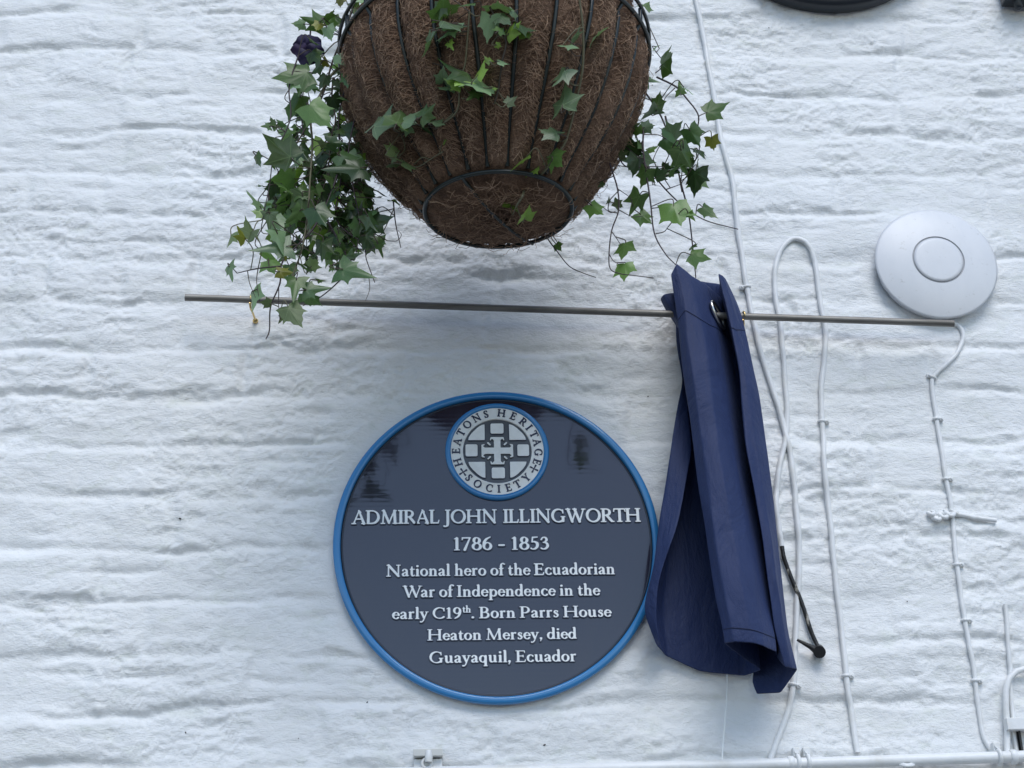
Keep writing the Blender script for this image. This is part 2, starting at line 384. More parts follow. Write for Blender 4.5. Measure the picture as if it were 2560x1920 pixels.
def caps():
    T, t, s = G.T, G.t, G.s
    GL['A'] = G(.94).L(.12, s, .46, .98, t).L(.46, .98, .80, s, t*1.2, T).L(.26, .36, .66, .36, t).S(.12, s, .13).S(.80, s, .15).L(.44, 1.0, .52, .86, t, T)
    GL['B'] = G(.76).V(.17, 0, 1).A(.34, .745, .22, .225, -90, 90).A(.36, .275, .27, .25, -90, 90).L(.17, .97, .34, .97, t).L(.17, .52, .36, .52, t).L(.17, t, .36, t, t)
    GL['C'] = G(.88).A(.50, .5, .40, .47, 48, 312).L(.77, .85, .79, .68, t*1.2, t*.8).L(.79, .93, .79, .68, t*.8, t)
    GL['D'] = G(.98).V(.17, 0, 1).A(.42, .5, .43, .465, -90, 90).L(.17, .965, .42, .965, t).L(.17, t, .42, t, t)
    GL['E'] = G(.74).V(.17, 0, 1).L(.17, .965, .60, .965, t).L(.60, .965, .62, .82, t, s).L(.17, .52, .50, .52, t).L(.51, .60, .51, .43, s).L(.17, t, .62, t, t).L(.62, t, .67, .20, t, s)
    GL['G'] = G(1.0).A(.50, .5, .41, .47, 50, 318).L(.79, .93, .80, .70, t*.8, t).V(.80, .10, .44, 0, .13).L(.80, .10, .72, .06, T, t)
    GL['H'] = G(1.06).V(.18, 0, 1).V(.86, 0, 1).L(.18, .51, .86, .51, t)
    GL['I'] = G(.38).V(.19, 0, 1)
    GL['J'] = G(.42).V(.23, -.05, 1, 0, .15).P([(.23, .0, T), (.20, -.16, T*.8), (.08, -.24, t), (-.02, -.22, T*.6)])
    GL['L'] = G(.72).V(.17, 0, 1).L(.17, t, .60, t, t).L(.60, t, .65, .22, t, s)
    GL['M'] = G(1.18).L(.17, .03, .22, .96, t).L(.22, .97, .58, .06, T, T*.8).L(.58, .06, .94, .97, t).L(.94, .95, .99, .05, T).S(.17, s, .12).S(.99, s, .14).S(.19, .97, .08, .04).S(.96, .97, .03, .10)
    GL['N'] = G(1.06).L(.17, .03, .17, .96, t).L(.17, .97, .86, .03, T, T*.9).L(.86, .03, .86, .97, t).S(.17, s, .12).S(.15, .97, .09, .05).S(.86, .97, .12)
    GL['O'] = G(1.04).A(.52, .5, .42, .475)
    GL['P'] = G(.74).V(.17, 0, 1).A(.36, .70, .25, .265, -90, 90).L(.17, .965, .36, .965, t).L(.17, .435, .36, .435, t)
    GL['R'] = G(.86).V(.17, 0, 1).A(.36, .73, .24, .235, -90, 90).L(.17, .965, .36, .965, t).L(.17, .495, .40, .495, t).L(.40, .48, .72, .06, T*.9).S(.78, s, .09)
    GL['S'] = G(.66).P([(.52, .80, t), (.44, .93, t), (.28, .95, t*1.1), (.15, .83, T*.8), (.20, .64, T), (.38, .47, T), (.50, .31, T), (.48, .13, T*.8), (.33, .04, t*1.1), (.18, .07, t), (.11, .19, t)]).L(.53, .93, .53, .74, s).L(.11, .27, .11, .06, s)
    GL['T'] = G(.88).V(.44, 0, .97, .15, 0).L(.08, .96, .80, .96, t).L(.08, .96, .05, .78, t, s).L(.80, .96, .83, .78, t, s)
    GL['W'] = G(1.34).L(.14, .97, .42, .04, T, T*.9).L(.42, .04, .68, .90, t).L(.60, .97, .92, .04, T, T*.9).L(.92, .04, 1.20, .97, t).S(.14, .97, .14).S(.60, .97, .12).S(1.20, .97, .12)
    GL['Y'] = G(.86).L(.12, .97, .43, .48, T, T).L(.74, .97, .43, .48, t).V(.43, 0, .5, .15, 0).S(.12, .97, .12).S(.74, .97, .11)
def lower():
    T, t, s = G.T*.98, G.t*1.05, G.s; X = .64
    def q(x, w=.10): return (x-w, X-.07, x, X-.02)
    GL['a'] = G(.54).P([(.10, .50, T*.8), (.16, .60, t), (.27, .61, t*1.1), (.36, .50, T), (.37, .30, T), (.37, .12, T), (.41, .04, t*1.1), (.49, .07, t*.8)]).P([(.36, .36, t), (.22, .31, t), (.10, .20, T*.9), (.13, .07, T*.8), (.24, .05, t), (.36, .15, t)])
    GL['c'] = G(.50).A(.28, X/2, .20, .29, 45, 315).L(.42, .53, .43, .47, T*.7, t)
    GL['d'] = G(.62).A(.26, .31, .185, .28, 20, 345).V(.46, 0.02, 1.05, 0, 0).L(.36, 1.0, .46, 1.04, s, t).L(.46, .04, .56, .05, t)
    GL['e'] = G(.51).A(.27, X/2, .19, .285, 8, 318).L(.09, .36, .45, .36, t*.85)
    GL['f'] = G(.36).V(.17, 0, .9, .12, 0).P([(.17, .82, T), (.20, .97, T*.7), (.30, 1.05, t), (.40, .98, T*.75)]).L(.05, .60, .32, .60, t)
    GL['h'] = G(.66).V(.16, 0, 1.05, .12, 0).L(.06, 1.0, .16, 1.04, s, t).P([(.17, .44, t), (.28, .58, t*1.1), (.41, .58, T*.7), (.48, .44, T), (.48, .10, T)]).S(.48, s, .12).L(.48, .2, .48, .05, T)
    GL['i'] = G(.32).V(.16, 0, X, .12, 0).L(.06, X-.06, .16, X-.02, s, t).L(.15, .87, .16, .87, T*1.08)
    GL['l'] = G(.32).V(.16, 0, 1.05, .12, 0).L(.06, 1.0, .16, 1.04, s, t)
    GL['n'] = G(.66).V(.16, 0, X, .12, 0).L(.06, X-.06, .16, X-.02, s, t).P([(.17, .44, t), (.28, .58, t*1.1), (.41, .58, T*.7), (.48, .44, T), (.48, .10, T)]).S(.48, s, .12)
    GL['o'] = G(.58).A(.29, X/2, .205, .29)
    GL['p'] = G(.64).V(.16, -.32, X, .12, 0).L(.06, X-.06, .16, X-.02, s, t).A(.35, .31, .19, .28, -160, 150)
    GL['q'] = G(.62).V(.46, -.32, X, .12, 0).A(.27, .31, .185, .28, 20, 345)
    GL['r'] = G(.46).V(.16, 0, X, .12, 0).L(.06, X-.06, .16, X-.02, s, t).P([(.17, .42, t), (.25, .57, t*1.1), (.36, .60, T*.8), (.37, .57, T*.75)])
    GL['s'] = G(.44).P([(.33, .50, t), (.26, .60, t), (.15, .57, T*.6), (.13, .44, T*.85), (.26, .33, T), (.34, .20, T*.85), (.28, .06, T*.6), (.17, .04, t), (.10, .13, t)]).L(.34, .58, .34, .47, s).L(.09, .18, .09, .05, s)
    GL['t'] = G(.40).P([(.18, .82, t*.8), (.17, .60, T), (.17, .20, T), (.21, .06, T*.8), (.30, .04, t*1.1), (.37, .10, t*.8)]).L(.06, .60, .34, .60, t)
    GL['u'] = G(.66).P([(.15, .58, T), (.15, .24, T), (.20, .07, T*.8), (.32, .05, t*1.1), (.45, .17, t)]).V(.47, .02, X, 0, 0).L(.05, X-.04, .15, X-.03, s, t).L(.37, X-.04, .47, X-.03, s, t).L(.47, .04, .58, .05, t)
    GL['y'] = G(.58).L(.12, .58, .29, .08, T, T*.9).P([(.48, .60, t), (.34, .16, t), (.24, -.14, t*1.1), (.14, -.27, t*1.1), (.06, -.26, T*.75)]).S(.12, X-.03, .11).S(.48, X-.03, .09)
    GL['1'] = G(.48).V(.24, 0, .98, .14, 0).L(.10, .86, .24, .97, s, t)
    GL['3'] = G(.58).P([(.09, .76, T*.6), (.18, .92, t), (.34, .90, T*.7), (.39, .72, T*.9), (.28, .56, t*1.1), (.20, .54, t)]).P([(.24, .55, t), (.40, .47, T*.8), (.44, .26, T), (.34, .08, T*.8), (.18, .04, t*1.1), (.08, .10, T*.6)])
    GL['5'] = G(.58).L(.19, .93, .44, .95, T*.7, T*.5).L(.18, .94, .14, .58, t).P([(.14, .58, t), (.28, .60, T*.7), (.43, .48, T), (.43, .24, T), (.31, .07, T*.8), (.17, .04, t), (.08, .10, T*.6)])
    GL['6'] = G(.60).A(.30, .30, .20, .265).P([(.46, .98, t), (.26, .84, T*.8), (.13, .60, T), (.10, .32, T)])
    GL['7'] = G(.58).L(.08, .94, .50, .94, t*1.3).L(.50, .94, .20, .03, t, T).L(.08, .94, .06, .80, t, s)
    GL['8'] = G(.60).A(.30, .74, .16, .21).A(.30, .275, .21, .245)
    GL['9'] = G(.60).A(.30, .69, .20, .265).P([(.14, .01, t), (.34, .15, T*.8), (.47, .40, T), (.50, .68, T)])
    GL['-'] = G(.42).L(.08, .36, .34, .36, G.T*.75)
    GL['.'] = G(.28).L(.12, .08, .125, .08, G.T*1.15)
    GL[','] = G(.28).L(.12, .08, .125, .08, G.T*1.1).L(.16, .06, .09, -.16, G.T*.7, G.s)
    GL['*'] = G(.5).L(.25, .25, .25, .60, .03, .085).L(.25, .25, .25, -.10, .03, .085).L(.25, .25, .60, .25, .03, .085).L(.25, .25, -.10, .25, .03, .085)
def field_loops(segs, off, res=.016, shape=None):
    """contour loops of a union of tapered strokes at distance `off`"""
    a = np.array(segs); pad = .2+off
    x0 = min(a[:, 0].min(), a[:, 2].min())-pad; x1 = max(a[:, 0].max(), a[:, 2].max())+pad
    y0 = min(a[:, 1].min(), a[:, 3].min())-pad; y1 = max(a[:, 1].max(), a[:, 3].max())+pad
    xs = np.arange(x0, x1+res, res); ys = np.arange(y0, y1+res, res); X, Y = np.meshgrid(xs, ys)
    D = np.full(X.shape, 9.)
    for ax, ay, bx, by, ra, rb in segs:
        dx, dy = bx-ax, by-ay; q = max(dx*dx+dy*dy, 1e-9)
        t = np.clip(((X-ax)*dx+(Y-ay)*dy)/q, 0, 1)
        D = np.minimum(D, np.hypot(X-ax-t*dx, Y-ay-t*dy)-(ra+(rb-ra)*t))
    return march(D-off, xs, ys)
def march(F, xs, ys):
    """marching squares: closed loops around F < 0, inside on the left"""
    ins = F < 0; E = {}
    ny, nx_ = F.shape
    c = ins[:-1, :-1]*1+ins[:-1, 1:]*2+ins[1:, 1:]*4+ins[1:, :-1]*8
    J, I = np.nonzero((c > 0) & (c < 15))
    tab = {1: [(3, 0)], 2: [(0, 1)], 3: [(3, 1)], 4: [(1, 2)], 5: [(3, 0), (1, 2)], 6: [(0, 2)], 7: [(3, 2)], 8: [(2, 3)], 9: [(2, 0)], 10: [(0, 1), (2, 3)], 11: [(2, 1)], 12: [(1, 3)], 13: [(1, 0)], 14: [(0, 3)]}
    def ek(i, j, e): return ((i, j, 0), (i+1, j, 1), (i, j+1, 0), (i, j, 1))[e]
    nxt = {}
    for j, i in zip(J.tolist(), I.tolist()):
        for a, b in tab[int(c[j, i])]: nxt[ek(i, j, a)] = ek(i, j, b)
    def pos(k):
        i, j, d = k
        if d == 0: a, b = F[j, i], F[j, i+1]; t = a/(a-b); return (xs[i]+(xs[i+1]-xs[i])*t, ys[j])
        a, b = F[j, i], F[j+1, i]; t = a/(a-b); return (xs[i], ys[j]+(ys[j+1]-ys[j])*t)
    loops = []
    while nxt:
        k0, k = nxt.popitem(); lp = [pos(k0)]
        while k != k0:
            lp.append(pos(k)); k = nxt.pop(k, k0)
        # drop nearly straight points
        out = [lp[0]]; n = len(lp)
        for i in range(1, n):
            p = out[-1]; q = lp[i]; r = lp[(i+1) % n]
            cr = abs((q[0]-p[0])*(r[1]-p[1])-(q[1]-p[1])*(r[0]-p[0])); ln = math.hypot(r[0]-p[0], r[1]-p[1])+1e-9
            if cr/ln > (xs[1]-xs[0])*.07 or ln > (xs[1]-xs[0])*9: out.append(q)
        if len(out) >= 3: loops.append(out)
    return loops
TRI = {}
def extrude_loops(mb, loops, xf, z0, z1, bev=0):
    """flat top at z1 with sides down to z0; xf maps (x, y, z) to world"""
    if not loops: return
    top = [xf(x, y, z1) for lp in loops for x, y in lp]; bot = [xf(x, y, z0) for lp in loops for x, y in lp]
    if id(loops) not in TRI:
        fl = [Vector(p) for lp in loops for p in lp]; ed = []; n0 = 0
        for lp in loops: ed += [(n0+i, n0+(i+1) % len(lp)) for i in range(len(lp))]; n0 += len(lp)
        vo, _, fo, *_r = delaunay_2d_cdt(fl, ed, [], 0, 1e-7)
        E0 = np.array([[*lp[i-1], *lp[i]] for lp in loops for i in range(len(lp))])
        keep = []
        for f in fo:
            cx = sum(vo[i].x for i in f)/3; cy = sum(vo[i].y for i in f)/3
            m_ = (E0[:, 1] > cy) != (E0[:, 3] > cy); e = E0[m_]
            if (cx < (e[:, 2]-e[:, 0])*(cy-e[:, 1])/(e[:, 3]-e[:, 1])+e[:, 0]).sum() % 2: keep.append(tuple(f))
        TRI[id(loops)] = (vo, keep, loops)
    vo, keep, _l = TRI[id(loops)]
    mb.add([xf(v.x, v.y, z1) for v in vo], keep, False)
    b0 = 0
    for lp in loops:
        n = len(lp)
        mb.add(bot[b0:b0+n]+top[b0:b0+n], [(i, (i+1) % n, n+(i+1) % n, n+i) for i in range(n)], True); b0 += n
caps(); lower()
GC = {}
def glyph(ch, off, wt=1.0):
    k = (ch, round(off, 3))
    if k not in GC: GC[k] = field_loops(GL[ch].seg, off)
    return GC[k]
KERN = {'AD': -.02, 'RA': -.05, 'AL': -.03, 'L ': -.08, 'TH': -.06, 'RT': -.03, 'Wa': -.12, 'P.': -.1}
def line_width(s, sp=0, gap=.34):
    w = 0
    for i, ch in enumerate(s): w += (gap if ch == ' ' else GL[ch].adv+sp)+KERN.get(s[i:i+2], 0)
    return w
# ---------------------------------------------------------------- the blue plaque
M_NAVY = Mat('navy_enamel', (.022, .019, .034), .11, spec=.65, coat=.5, cr=.03)
wv = M_NAVY.n('ShaderNodeTexWave'); wv.bands_direction = 'Z'; wv.inputs['Scale'].default_value = 46; wv.inputs['Distortion'].default_value = 1.2
wv.inputs['Detail'].default_value = 2; wv.inputs['Detail Scale'].default_value = .6
M_NAVY.l(M_NAVY.coords((.15, 1, 1)), wv.inputs['Vector'])
lo = M_NAVY.noise(M_NAVY.coords((1, 1, .6)), 9, 3, .5)
M_NAVY.bump(M_NAVY.math('ADD', M_NAVY.math('MULTIPLY', wv.outputs['Fac'], .034), M_NAVY.math('MULTIPLY', lo, .9)), .30, .0022)
M_NAVY.l(M_NAVY.ramp(M_NAVY.noise(M_NAVY.coords((1, 1, .35)), 14, 5, .6), [(.4, (.07,)*3), (.75, (.20,)*3)]), M_NAVY.p.inputs['Roughness'])
M_RIM = Mat('mid_blue_enamel', (.032, .21, .48), .22, coat=.4)
M_SIDE = Mat('plaque_back_edge', (.02, .03, .05), .4)
M_WHITE = Mat('raised_white_enamel', (.93, .95, .94), .3)
M_CREAM = Mat('cream_enamel', (.70, .70, .66), .3)
M_CREAM.color(M_CREAM.ramp(M_CREAM.noise(M_CREAM.coords(), 60, 4, .6), [(.3, (.76, .76, .72)), (.6, (.86, .86, .83))]))
M_EDGE = Mat('letter_edge_navy', (.010, .014, .05), .3)
M_GREY = Mat('dark_grey_enamel', (.085, .09, .10), .25)
PR = .23; PO = .014                                # radius, front face distance from the wall
pc = Vector((.0877, 0, .6899+EYE))
plaque = empty('commemorative_plaque', (pc.x, -.002, pc.z-PR), 'large round navy plaque with a blue rim and raised white inscription', 'plaque')
front = Vector((0, -1, 0)); RX = Vector((1, 0, 0))
C0 = Vector((pc.x, 0, pc.z))
mb = MB(); mb.lathe(C0, front, [(0, -.004), (PR-.006, -.004), (PR-.003, -.002), (PR-.003, .004), (PR-.007, .0045)], 160, RX); mb.build('back_plate', M_SIDE.m, plaque)
mb = MB(); mb.lathe(C0, front, [(PR-.0115, PO-.0068), (PR-.006, PO-.0068), (0, PO-.0068)][::-1], 160, RX, smooth=False)
mb.build('panel', M_NAVY.m, plaque)
mb = MB(); mb.lathe(C0, front, [(PR-.0140, PO-.0069), (PR-.0132, PO-.0058), (PR-.0118, PO-.0056), (PR-.0110, PO-.0068)], 160, RX); mb.build('inner_bead', M_SIDE.m, plaque)
mb = MB(); mb.lathe(C0, front, [(PR-.0108, PO-.008), (PR-.0106, PO-.0022), (PR-.0096, PO-.0006), (PR-.0075, PO), (PR-.0035, PO-.0002), (PR-.0010, PO-.0016), (PR, PO-.004), (PR-.0004, .0046), (PR-.004, .0044)], 200, RX)
mb.build('rim', M_RIM.m, plaque)
FACE = PO-.0068
def line(text, u0, u1, vb, vt, label, sp=0, gap=.34, sup=None):
    p0 = at(u0, vb, FACE); p1 = at(u1, vb, FACE); pt = at((u0+u1)/2, vt, FACE)
    zb = (p0.z+p1.z)/2; hgt = (pt.z-zb)*1.0
    w = line_width(text, sp, gap)*hgt
    if sup: w += line_width(sup[1], .0)*hgt*.55
    fx = (p1.x-p0.x)/(w-.10*hgt); x = p0.x-.05*hgt*fx
    wh = MB(); ed = MB()
    def put(ch, x, zb, s, sx):
        xf = lambda a, b, c: (x+a*s*sx, -(FACE+c), zb+b*s)
        extrude_loops(ed, glyph(ch, .0011/s if s > .012 else .07), xf, -.0002, .0020)
        extrude_loops(wh, glyph(ch, .016 if ch.isupper() and s > .0165 else .006 if s > .012 else .012), xf, .0015, .0027)
    for i, ch in enumerate(text):
        if ch != ' ': put(ch, x, zb, hgt, fx); x += (GL[ch].adv+sp)*hgt*fx
        else: x += gap*hgt*fx
        x += KERN.get(text[i:i+2], 0)*hgt*fx
        if sup and i == sup[0]:
            x += .05*hgt
            for c2 in sup[1]: put(c2, x, zb+.52*hgt, hgt*.60, fx*.95); x += GL[c2].adv*hgt*.55*fx
    o = wh.build('inscription_line', M_WHITE.m, plaque); o['label'] = label
    ed.build('letter_edge', M_EDGE.m, o)
line('ADMIRAL JOHN ILLINGWORTH', 882, 1600.5, 1308.4, 1275, 'heading line naming an admiral in large capitals', 0, .38)
line('1786 - 1853', 1134, 1373, 1376, 1343.3, 'line with the years under the heading', 0, .30)
line('National hero of the Ecuadorian', 967, 1537, 1439.6, 1411, 'first line of the small text', .01, .26)
line('War of Independence in the', 1009, 1499, 1492, 1463.5, 'second line of the small text', .01, .26)
line('early C19. Born Parrs House', 982, 1525.7, 1546, 1518, 'third line of the small text', .01, .26, sup=(8, 'th'))
line('Heaton Mersey, died', 1070, 1441, 1600, 1572.5, 'fourth line of the small text', .01, .26)
line('Guayaquil, Ecuador', 1075, 1440, 1656.6, 1628, 'last line of the small text', .01, .26)
# medallion
mc0 = at(1243.2, 1127.8, FACE+.003); MR = (at(1372.7, 1128, FACE).x-at(1114, 1128, FACE).x)/2
MC = Vector((mc0.x, 0, mc0.z)); q = MR/715
ring = MB(); ring.lathe(MC, front, [(MR, FACE-.0005), (MR*1.002, FACE+.003), (MR*.985, FACE+.0052), (MR*.94, FACE+.0060), (MR*.905, FACE+.0050), (MR*.895, FACE+.0028)], 120, RX)
med = ring.build('medallion', M_RIM.m, plaque)
mb = MB(); mb.lathe(MC, front, [(0, FACE+.0015), (MR*.66, FACE+.0015), (MR*.668, FACE+.0030), (MR*.675, FACE+.0034), (MR*.89, FACE+.0034), (MR*.897, FACE+.0030)], 120, RX)
# outer cream ring + dark field
mbc = MB(); mbc.lathe(MC, front, [(472*q, FACE+.0014), (475*q, FACE+.0040), (484*q, FACE+.0044), (494*q, FACE+.0038), (MR*.897, FACE+.0038)], 120, RX); mbc.build('letter_band', M_CREAM.m, med)
mbd = MB(); mbd.lathe(MC, front, [(0, FACE+.0018), (474*q, FACE+.0018)], 120, RX, smooth=False); mbd.build('field', M_GREY.m, med)
xfm = lambda x, y, z: (MC.x+x*q, -(FACE+.0018+z), MC.z+y*q)
def rpoly(pts, r, z1, mbt, zb=0):
    """rounded polygon from points via SDF of its inset outline"""
    P = np.array(pts, float); c = P.mean(0)
    xs = np.arange(P[:, 0].min()-r*2-8, P[:, 0].max()+r*2+8, 5.); ys = np.arange(P[:, 1].min()-r*2-8, P[:, 1].max()+r*2+8, 5.)
    X, Y = np.meshgrid(xs, ys); D = np.full(X.shape, 1e9); S = np.ones(X.shape)
    n = len(P); ins = np.zeros(X.shape, bool)
    for i in range(n):
        ax, ay = P[i]; bx, by = P[(i+1) % n]; dx, dy = bx-ax, by-ay; t = np.clip(((X-ax)*dx+(Y-ay)*dy)/(dx*dx+dy*dy), 0, 1)
        D = np.minimum(D, np.hypot(X-ax-t*dx, Y-ay-t*dy))
        cr = ((ay > Y) != (by > Y)) & (X < (bx-ax)*(Y-ay)/(by-ay+1e-12)+ax); ins ^= cr
    D = np.where(ins, -D, D)
    extrude_loops(mbt, march(D-r, xs, ys), xfm, zb, z1)
def inset(pts, r):
    P = np.array(pts, float); c = P.mean(0); out = []
    n = len(P)
    for i in range(n):
        a, b, d = P[i-1], P[i], P[(i+1) % n]; u = (a-b)/np.linalg.norm(a-b); v = (d-b)/np.linalg.norm(d-b)
        w = u+v; s_ = np.linalg.norm(w)
        if s_ < .3: w = (c-b)/np.linalg.norm(c-b); out.append(b+w*r); continue
        sn = abs(u[0]*v[1]-u[1]*v[0]); out.append(b+(u+v)*r/max(sn, .3))
    return out
def panel(pts, r=14, name='panel_piece'):
    e = MB(); rpoly(inset(pts, r), r+6, .0016, e); w = MB(); rpoly(inset(pts, r), r-2, .0026, w, .0010)
    o = w.build(name, M_CREAM.m, med); 
    DARKP.append(e)
DARKP = []
def rect(a, b, c, d): return [(a, b), (c, b), (c, d), (a, d)]
panel(rect(-90, 255, 95, 410), 26, 'square_panel'); panel(rect(-85, -405, 100, -245), 26, 'square_panel')
panel(rect(-440, -80, -270, 100), 26, 'square_panel'); panel(rect(275, -80, 440, 95), 26, 'square_panel')
def quadrant(sx, sy):
    R = 436; a = 168; b = 160; pts = [(sx*a, sy*b)]
    t0 = math.acos(a/R); t1 = math.asin(b/R)
    arc = [(sx*R*math.cos(t1+(t0-t1)*i/9), sy*R*math.sin(t1+(t0-t1)*i/9)) for i in range(10)]
    pts += arc; panel(pts, 9, 'corner_panel')
for sx in (-1, 1):
    for sy in (-1, 1): quadrant(sx, sy)
# the cross with flared ends and four dashes
cw = MB(); ce = MB()
sg = [(0, -148, 0, 148, 46, 46), (-165, 0, 165, 0, 46, 46)]
for ang in range(4):
    ca, sa = round(math.cos(ang*math.pi/2)), round(math.sin(ang*math.pi/2)); R = 205 if ang % 2 else 222
    def rt(x, y): return (x*ca-y*sa, x*sa+y*ca)
    for seg in ((R-16, -80, R-16, 80, 13, 13), (R-18, 82, R-42, 92, 12, 8), (R-18, -82, R-42, -92, 12, 8), (R-40, -46, R-18, -62, 8, 10), (R-40, 46, R-18, 62, 8, 10), (R-60, 32, R-20, 32, 14, 14), (R-60, -32, R-20, -32, 14, 14), (R-60, 10, R-20, 10, 14, 14), (R-60, -10, R-20, -10, 14, 14)):
        a = rt(seg[0], seg[1]); b = rt(seg[2], seg[3]); sg.append((*a, *b, seg[4], seg[5]))
for sx in (-1, 1):
    for sy in (-1, 1): sg.append((sx*100, sy*90, sx*128, sy*116, 11, 11))
def scaled(sg, off):
    return field_loops([tuple(c/200 for c in s_) for s_ in sg], off/200, .022)
extrude_loops(ce, [[(x*200, y*200) for x, y in lp] for lp in scaled(sg, 7)], xfm, 0, .0018)
extrude_loops(cw, [[(x*200, y*200) for x, y in lp] for lp in scaled(sg, -1)], xfm, .0012, .0032)
co_ = cw.build('cross', M_CREAM.m, med)
allE = MB()
ce.build('cross_outline', M_GREY.m, med)
for e in DARKP: allE.add(e.v, e.f, False)
allE.build('relief_outline', M_EDGE.m, med)
rl = MB()
chars = list('HEATONS') ; pos = [(575, 985), (560, 815), (590, 685), (632, 548), (730, 443), (857, 352), (985, 312)]
chars += list('HERITAGE'); pos += [(1185, 302), (1340, 338), (1468, 415), (1545, 490), (1628, 578), (1668, 695), (1682, 845), (1655, 985)]
for ch, (x, y) in zip(chars, pos):
    x = (x-1120); y = -(y-818); a = math.atan2(y, x); s_ = 106; r0 = 566-50; w = GL[ch].adv
    ca, sa = math.cos(a-math.pi/2), math.sin(a-math.pi/2)
    cx, cy = r0*math.cos(a), r0*math.sin(a)
    xf = (lambda ca, sa, cx, cy, w: lambda X, Y, Z: xfm(cx+((X-w/2)*ca-Y*sa)*s_, cy+((X-w/2)*sa+Y*ca)*s_, Z))(ca, sa, cx, cy, w)
    extrude_loops(rl, glyph(ch, .030), xf, .0015, .0028)
chars = list('SOCIETY'); pos = [(745, 1190), (860, 1270), (1010, 1320), (1130, 1340), (1255, 1325), (1370, 1278), (1490, 1195)]
for ch, (x, y) in zip(chars, pos):
    x = (x-1120); y = -(y-818); a = math.atan2(y, x); s_ = 106; r0 = 566+44; w = GL[ch].adv
    ca, sa = math.cos(a+math.pi/2), math.sin(a+math.pi/2)
    cx, cy = r0*math.cos(a), r0*math.sin(a)
    xf = (lambda ca, sa, cx, cy, w: lambda X, Y, Z: xfm(cx+((X-w/2)*ca-Y*sa)*s_, cy+((X-w/2)*sa+Y*ca)*s_, Z))(ca, sa, cx, cy, w)
    extrude_loops(rl, glyph(ch, .030), xf, .0015, .0028)
for x, y in ((655, 1100), (1605, 1100)):
    a = math.atan2(-(y-818), x-1120)+math.radians(2); cx, cy = 566*math.cos(a), 566*math.sin(a); ca, sa = math.cos(a), math.sin(a)
    xf = (lambda ca, sa, cx, cy: lambda X, Y, Z: xfm(cx+((X-.25)*ca-(Y-.25)*sa)*150, cy+((X-.25)*sa+(Y-.25)*ca)*150, Z))(ca, sa, cx, cy)
    extrude_loops(rl, glyph('*', .0), xf, .0015, .0028)
rl.build('band_lettering', M_EDGE.m, med)['label'] = 'dark lettering round the cream band of the society emblem'
# ---------------------------------------------------------------- rod, hooks, wireless disc, cables, pipe
M_ROD = Mat('dull_steel', (.30, .29, .27), .48, metal=.55)
M_ROD.color(M_ROD.ramp(M_ROD.noise(M_ROD.coords((.12, 1, 1)), 120, 5, .6), [(.3, (.15, .14, .125)), (.55, (.23, .22, .20)), (.8, (.33, .32, .30))]))
M_BRASS = Mat('brass', (.75, .55, .24), .25, metal=1)
M_CHROME = Mat('nickel', (.65, .64, .60), .28, metal=1)
RO = .048
ra = atd(400, 642.5, RO); rb = atd(2060, 699, RO); 
mb = MB(); mb.tube([ra+(rb-ra)*t for t in np.linspace(0, 1, 12)], .0052, 20)
rod = mb.build('curtain_rod', M_ROD.m, None, (ra.x, ra.y, ra.z))
tag(rod, 'long thin grey metal rod fixed level across the wall above the plaque', 'rod')
rd = (rb-ra).normalized()
def hook(u, side, label):
    t = (atd(u, 655, RO).x-ra.x)/rd.x; p = ra+rd*t
    h = empty('screw_hook', (p.x, -.001, p.z-.012), label, 'hook', 'brass hooks holding the rod')
    m1 = MB(); pts = []
    for i in range(15):
        a = math.radians(-110+i*22); pts.append(p+Vector((.0006*i*.2, math.cos(a)*.0072, math.sin(a)*.0072)))
    m1.tube(pts, .0014, 8); m1.build('hook_eye', M_BRASS.m, h)
    m2 = MB(); e = pts[0]; m2.tube(spline([e, e+Vector((.001, .008, -.006)), e+Vector((.002, .024, -.004)), Vector((e.x+.003, -.001, e.z-.004))], 5), .0015, 8)
    m2.build('shank', M_BRASS.m, h)
    m3 = MB(); m3.lathe(Vector((e.x+.003, -.001, e.z-.004)), front, [(0, .003), (.003, .0025), (.0042, 0), (.004, -.004)], 20); m3.build('rosette', M_BRASS.m, h)
hook(540, 1, 'brass screw hook by the free left end of the rod'); hook(1602, 1, 'brass screw hook just right of the hanging navy cloth')
# wireless access point
M_PLAST = Mat('white_plastic', (.74, .755, .79), .38)
M_GROOVE = Mat('groove_grey', (.42, .43, .45), .5)
M_PLAST.color(M_PLAST.mix(1, M_PLAST.ramp(M_PLAST.noise(M_PLAST.coords((1, 1, .5)), 14, 6, .65), [(.35, (.70, .715, .74)), (.6, (.76, .77, .79))]), M_PLAST.ramp(M_PLAST.noise(M_PLAST.coords((1, 1, 1.4)), 70, 5, .75), [(.60, (1, 1, 1)), (.72, (.80, .79, .76))]), 'MULTIPLY'))
ac = Vector((.7729, 0, 1.1302+EYE)); AR = .0952
ap = empty('wireless_access_point', (ac.x, -.002, ac.z-AR), 'white domed round plastic disc with a small inner circle', 'access point')
mb = MB(); prof = [(AR-.006, .002), (AR-.004, .012), (AR-.0008, .0150), (AR, .0165)]
for i in range(1, 15):
    t = i/14; r = AR*(1-t) + .0405*t; prof.append((r, .0165 + .0145*(1-((r/AR)**2.6))))
mb.lathe(ac, front, prof, 128, RX)
e_ = prof[-1][1]; mb.build('housing', M_PLAST.m, ap)
mb = MB(); mb.lathe(ac, front, [(.0405, e_), (.0403, e_-.0014), (.0382, e_-.0014), (.0380, e_+.0003)], 96, RX); mb.build('groove', M_GROOVE.m, ap)
mb = MB(); mb.lathe(ac, front, [(.0381, e_-.002), (.0379, e_+.0002), (.033, e_+.0008), (.02, e_+.0014), (0, e_+.0018)], 96, RX); mb.build('centre_cap', M_PLAST.m, ap)
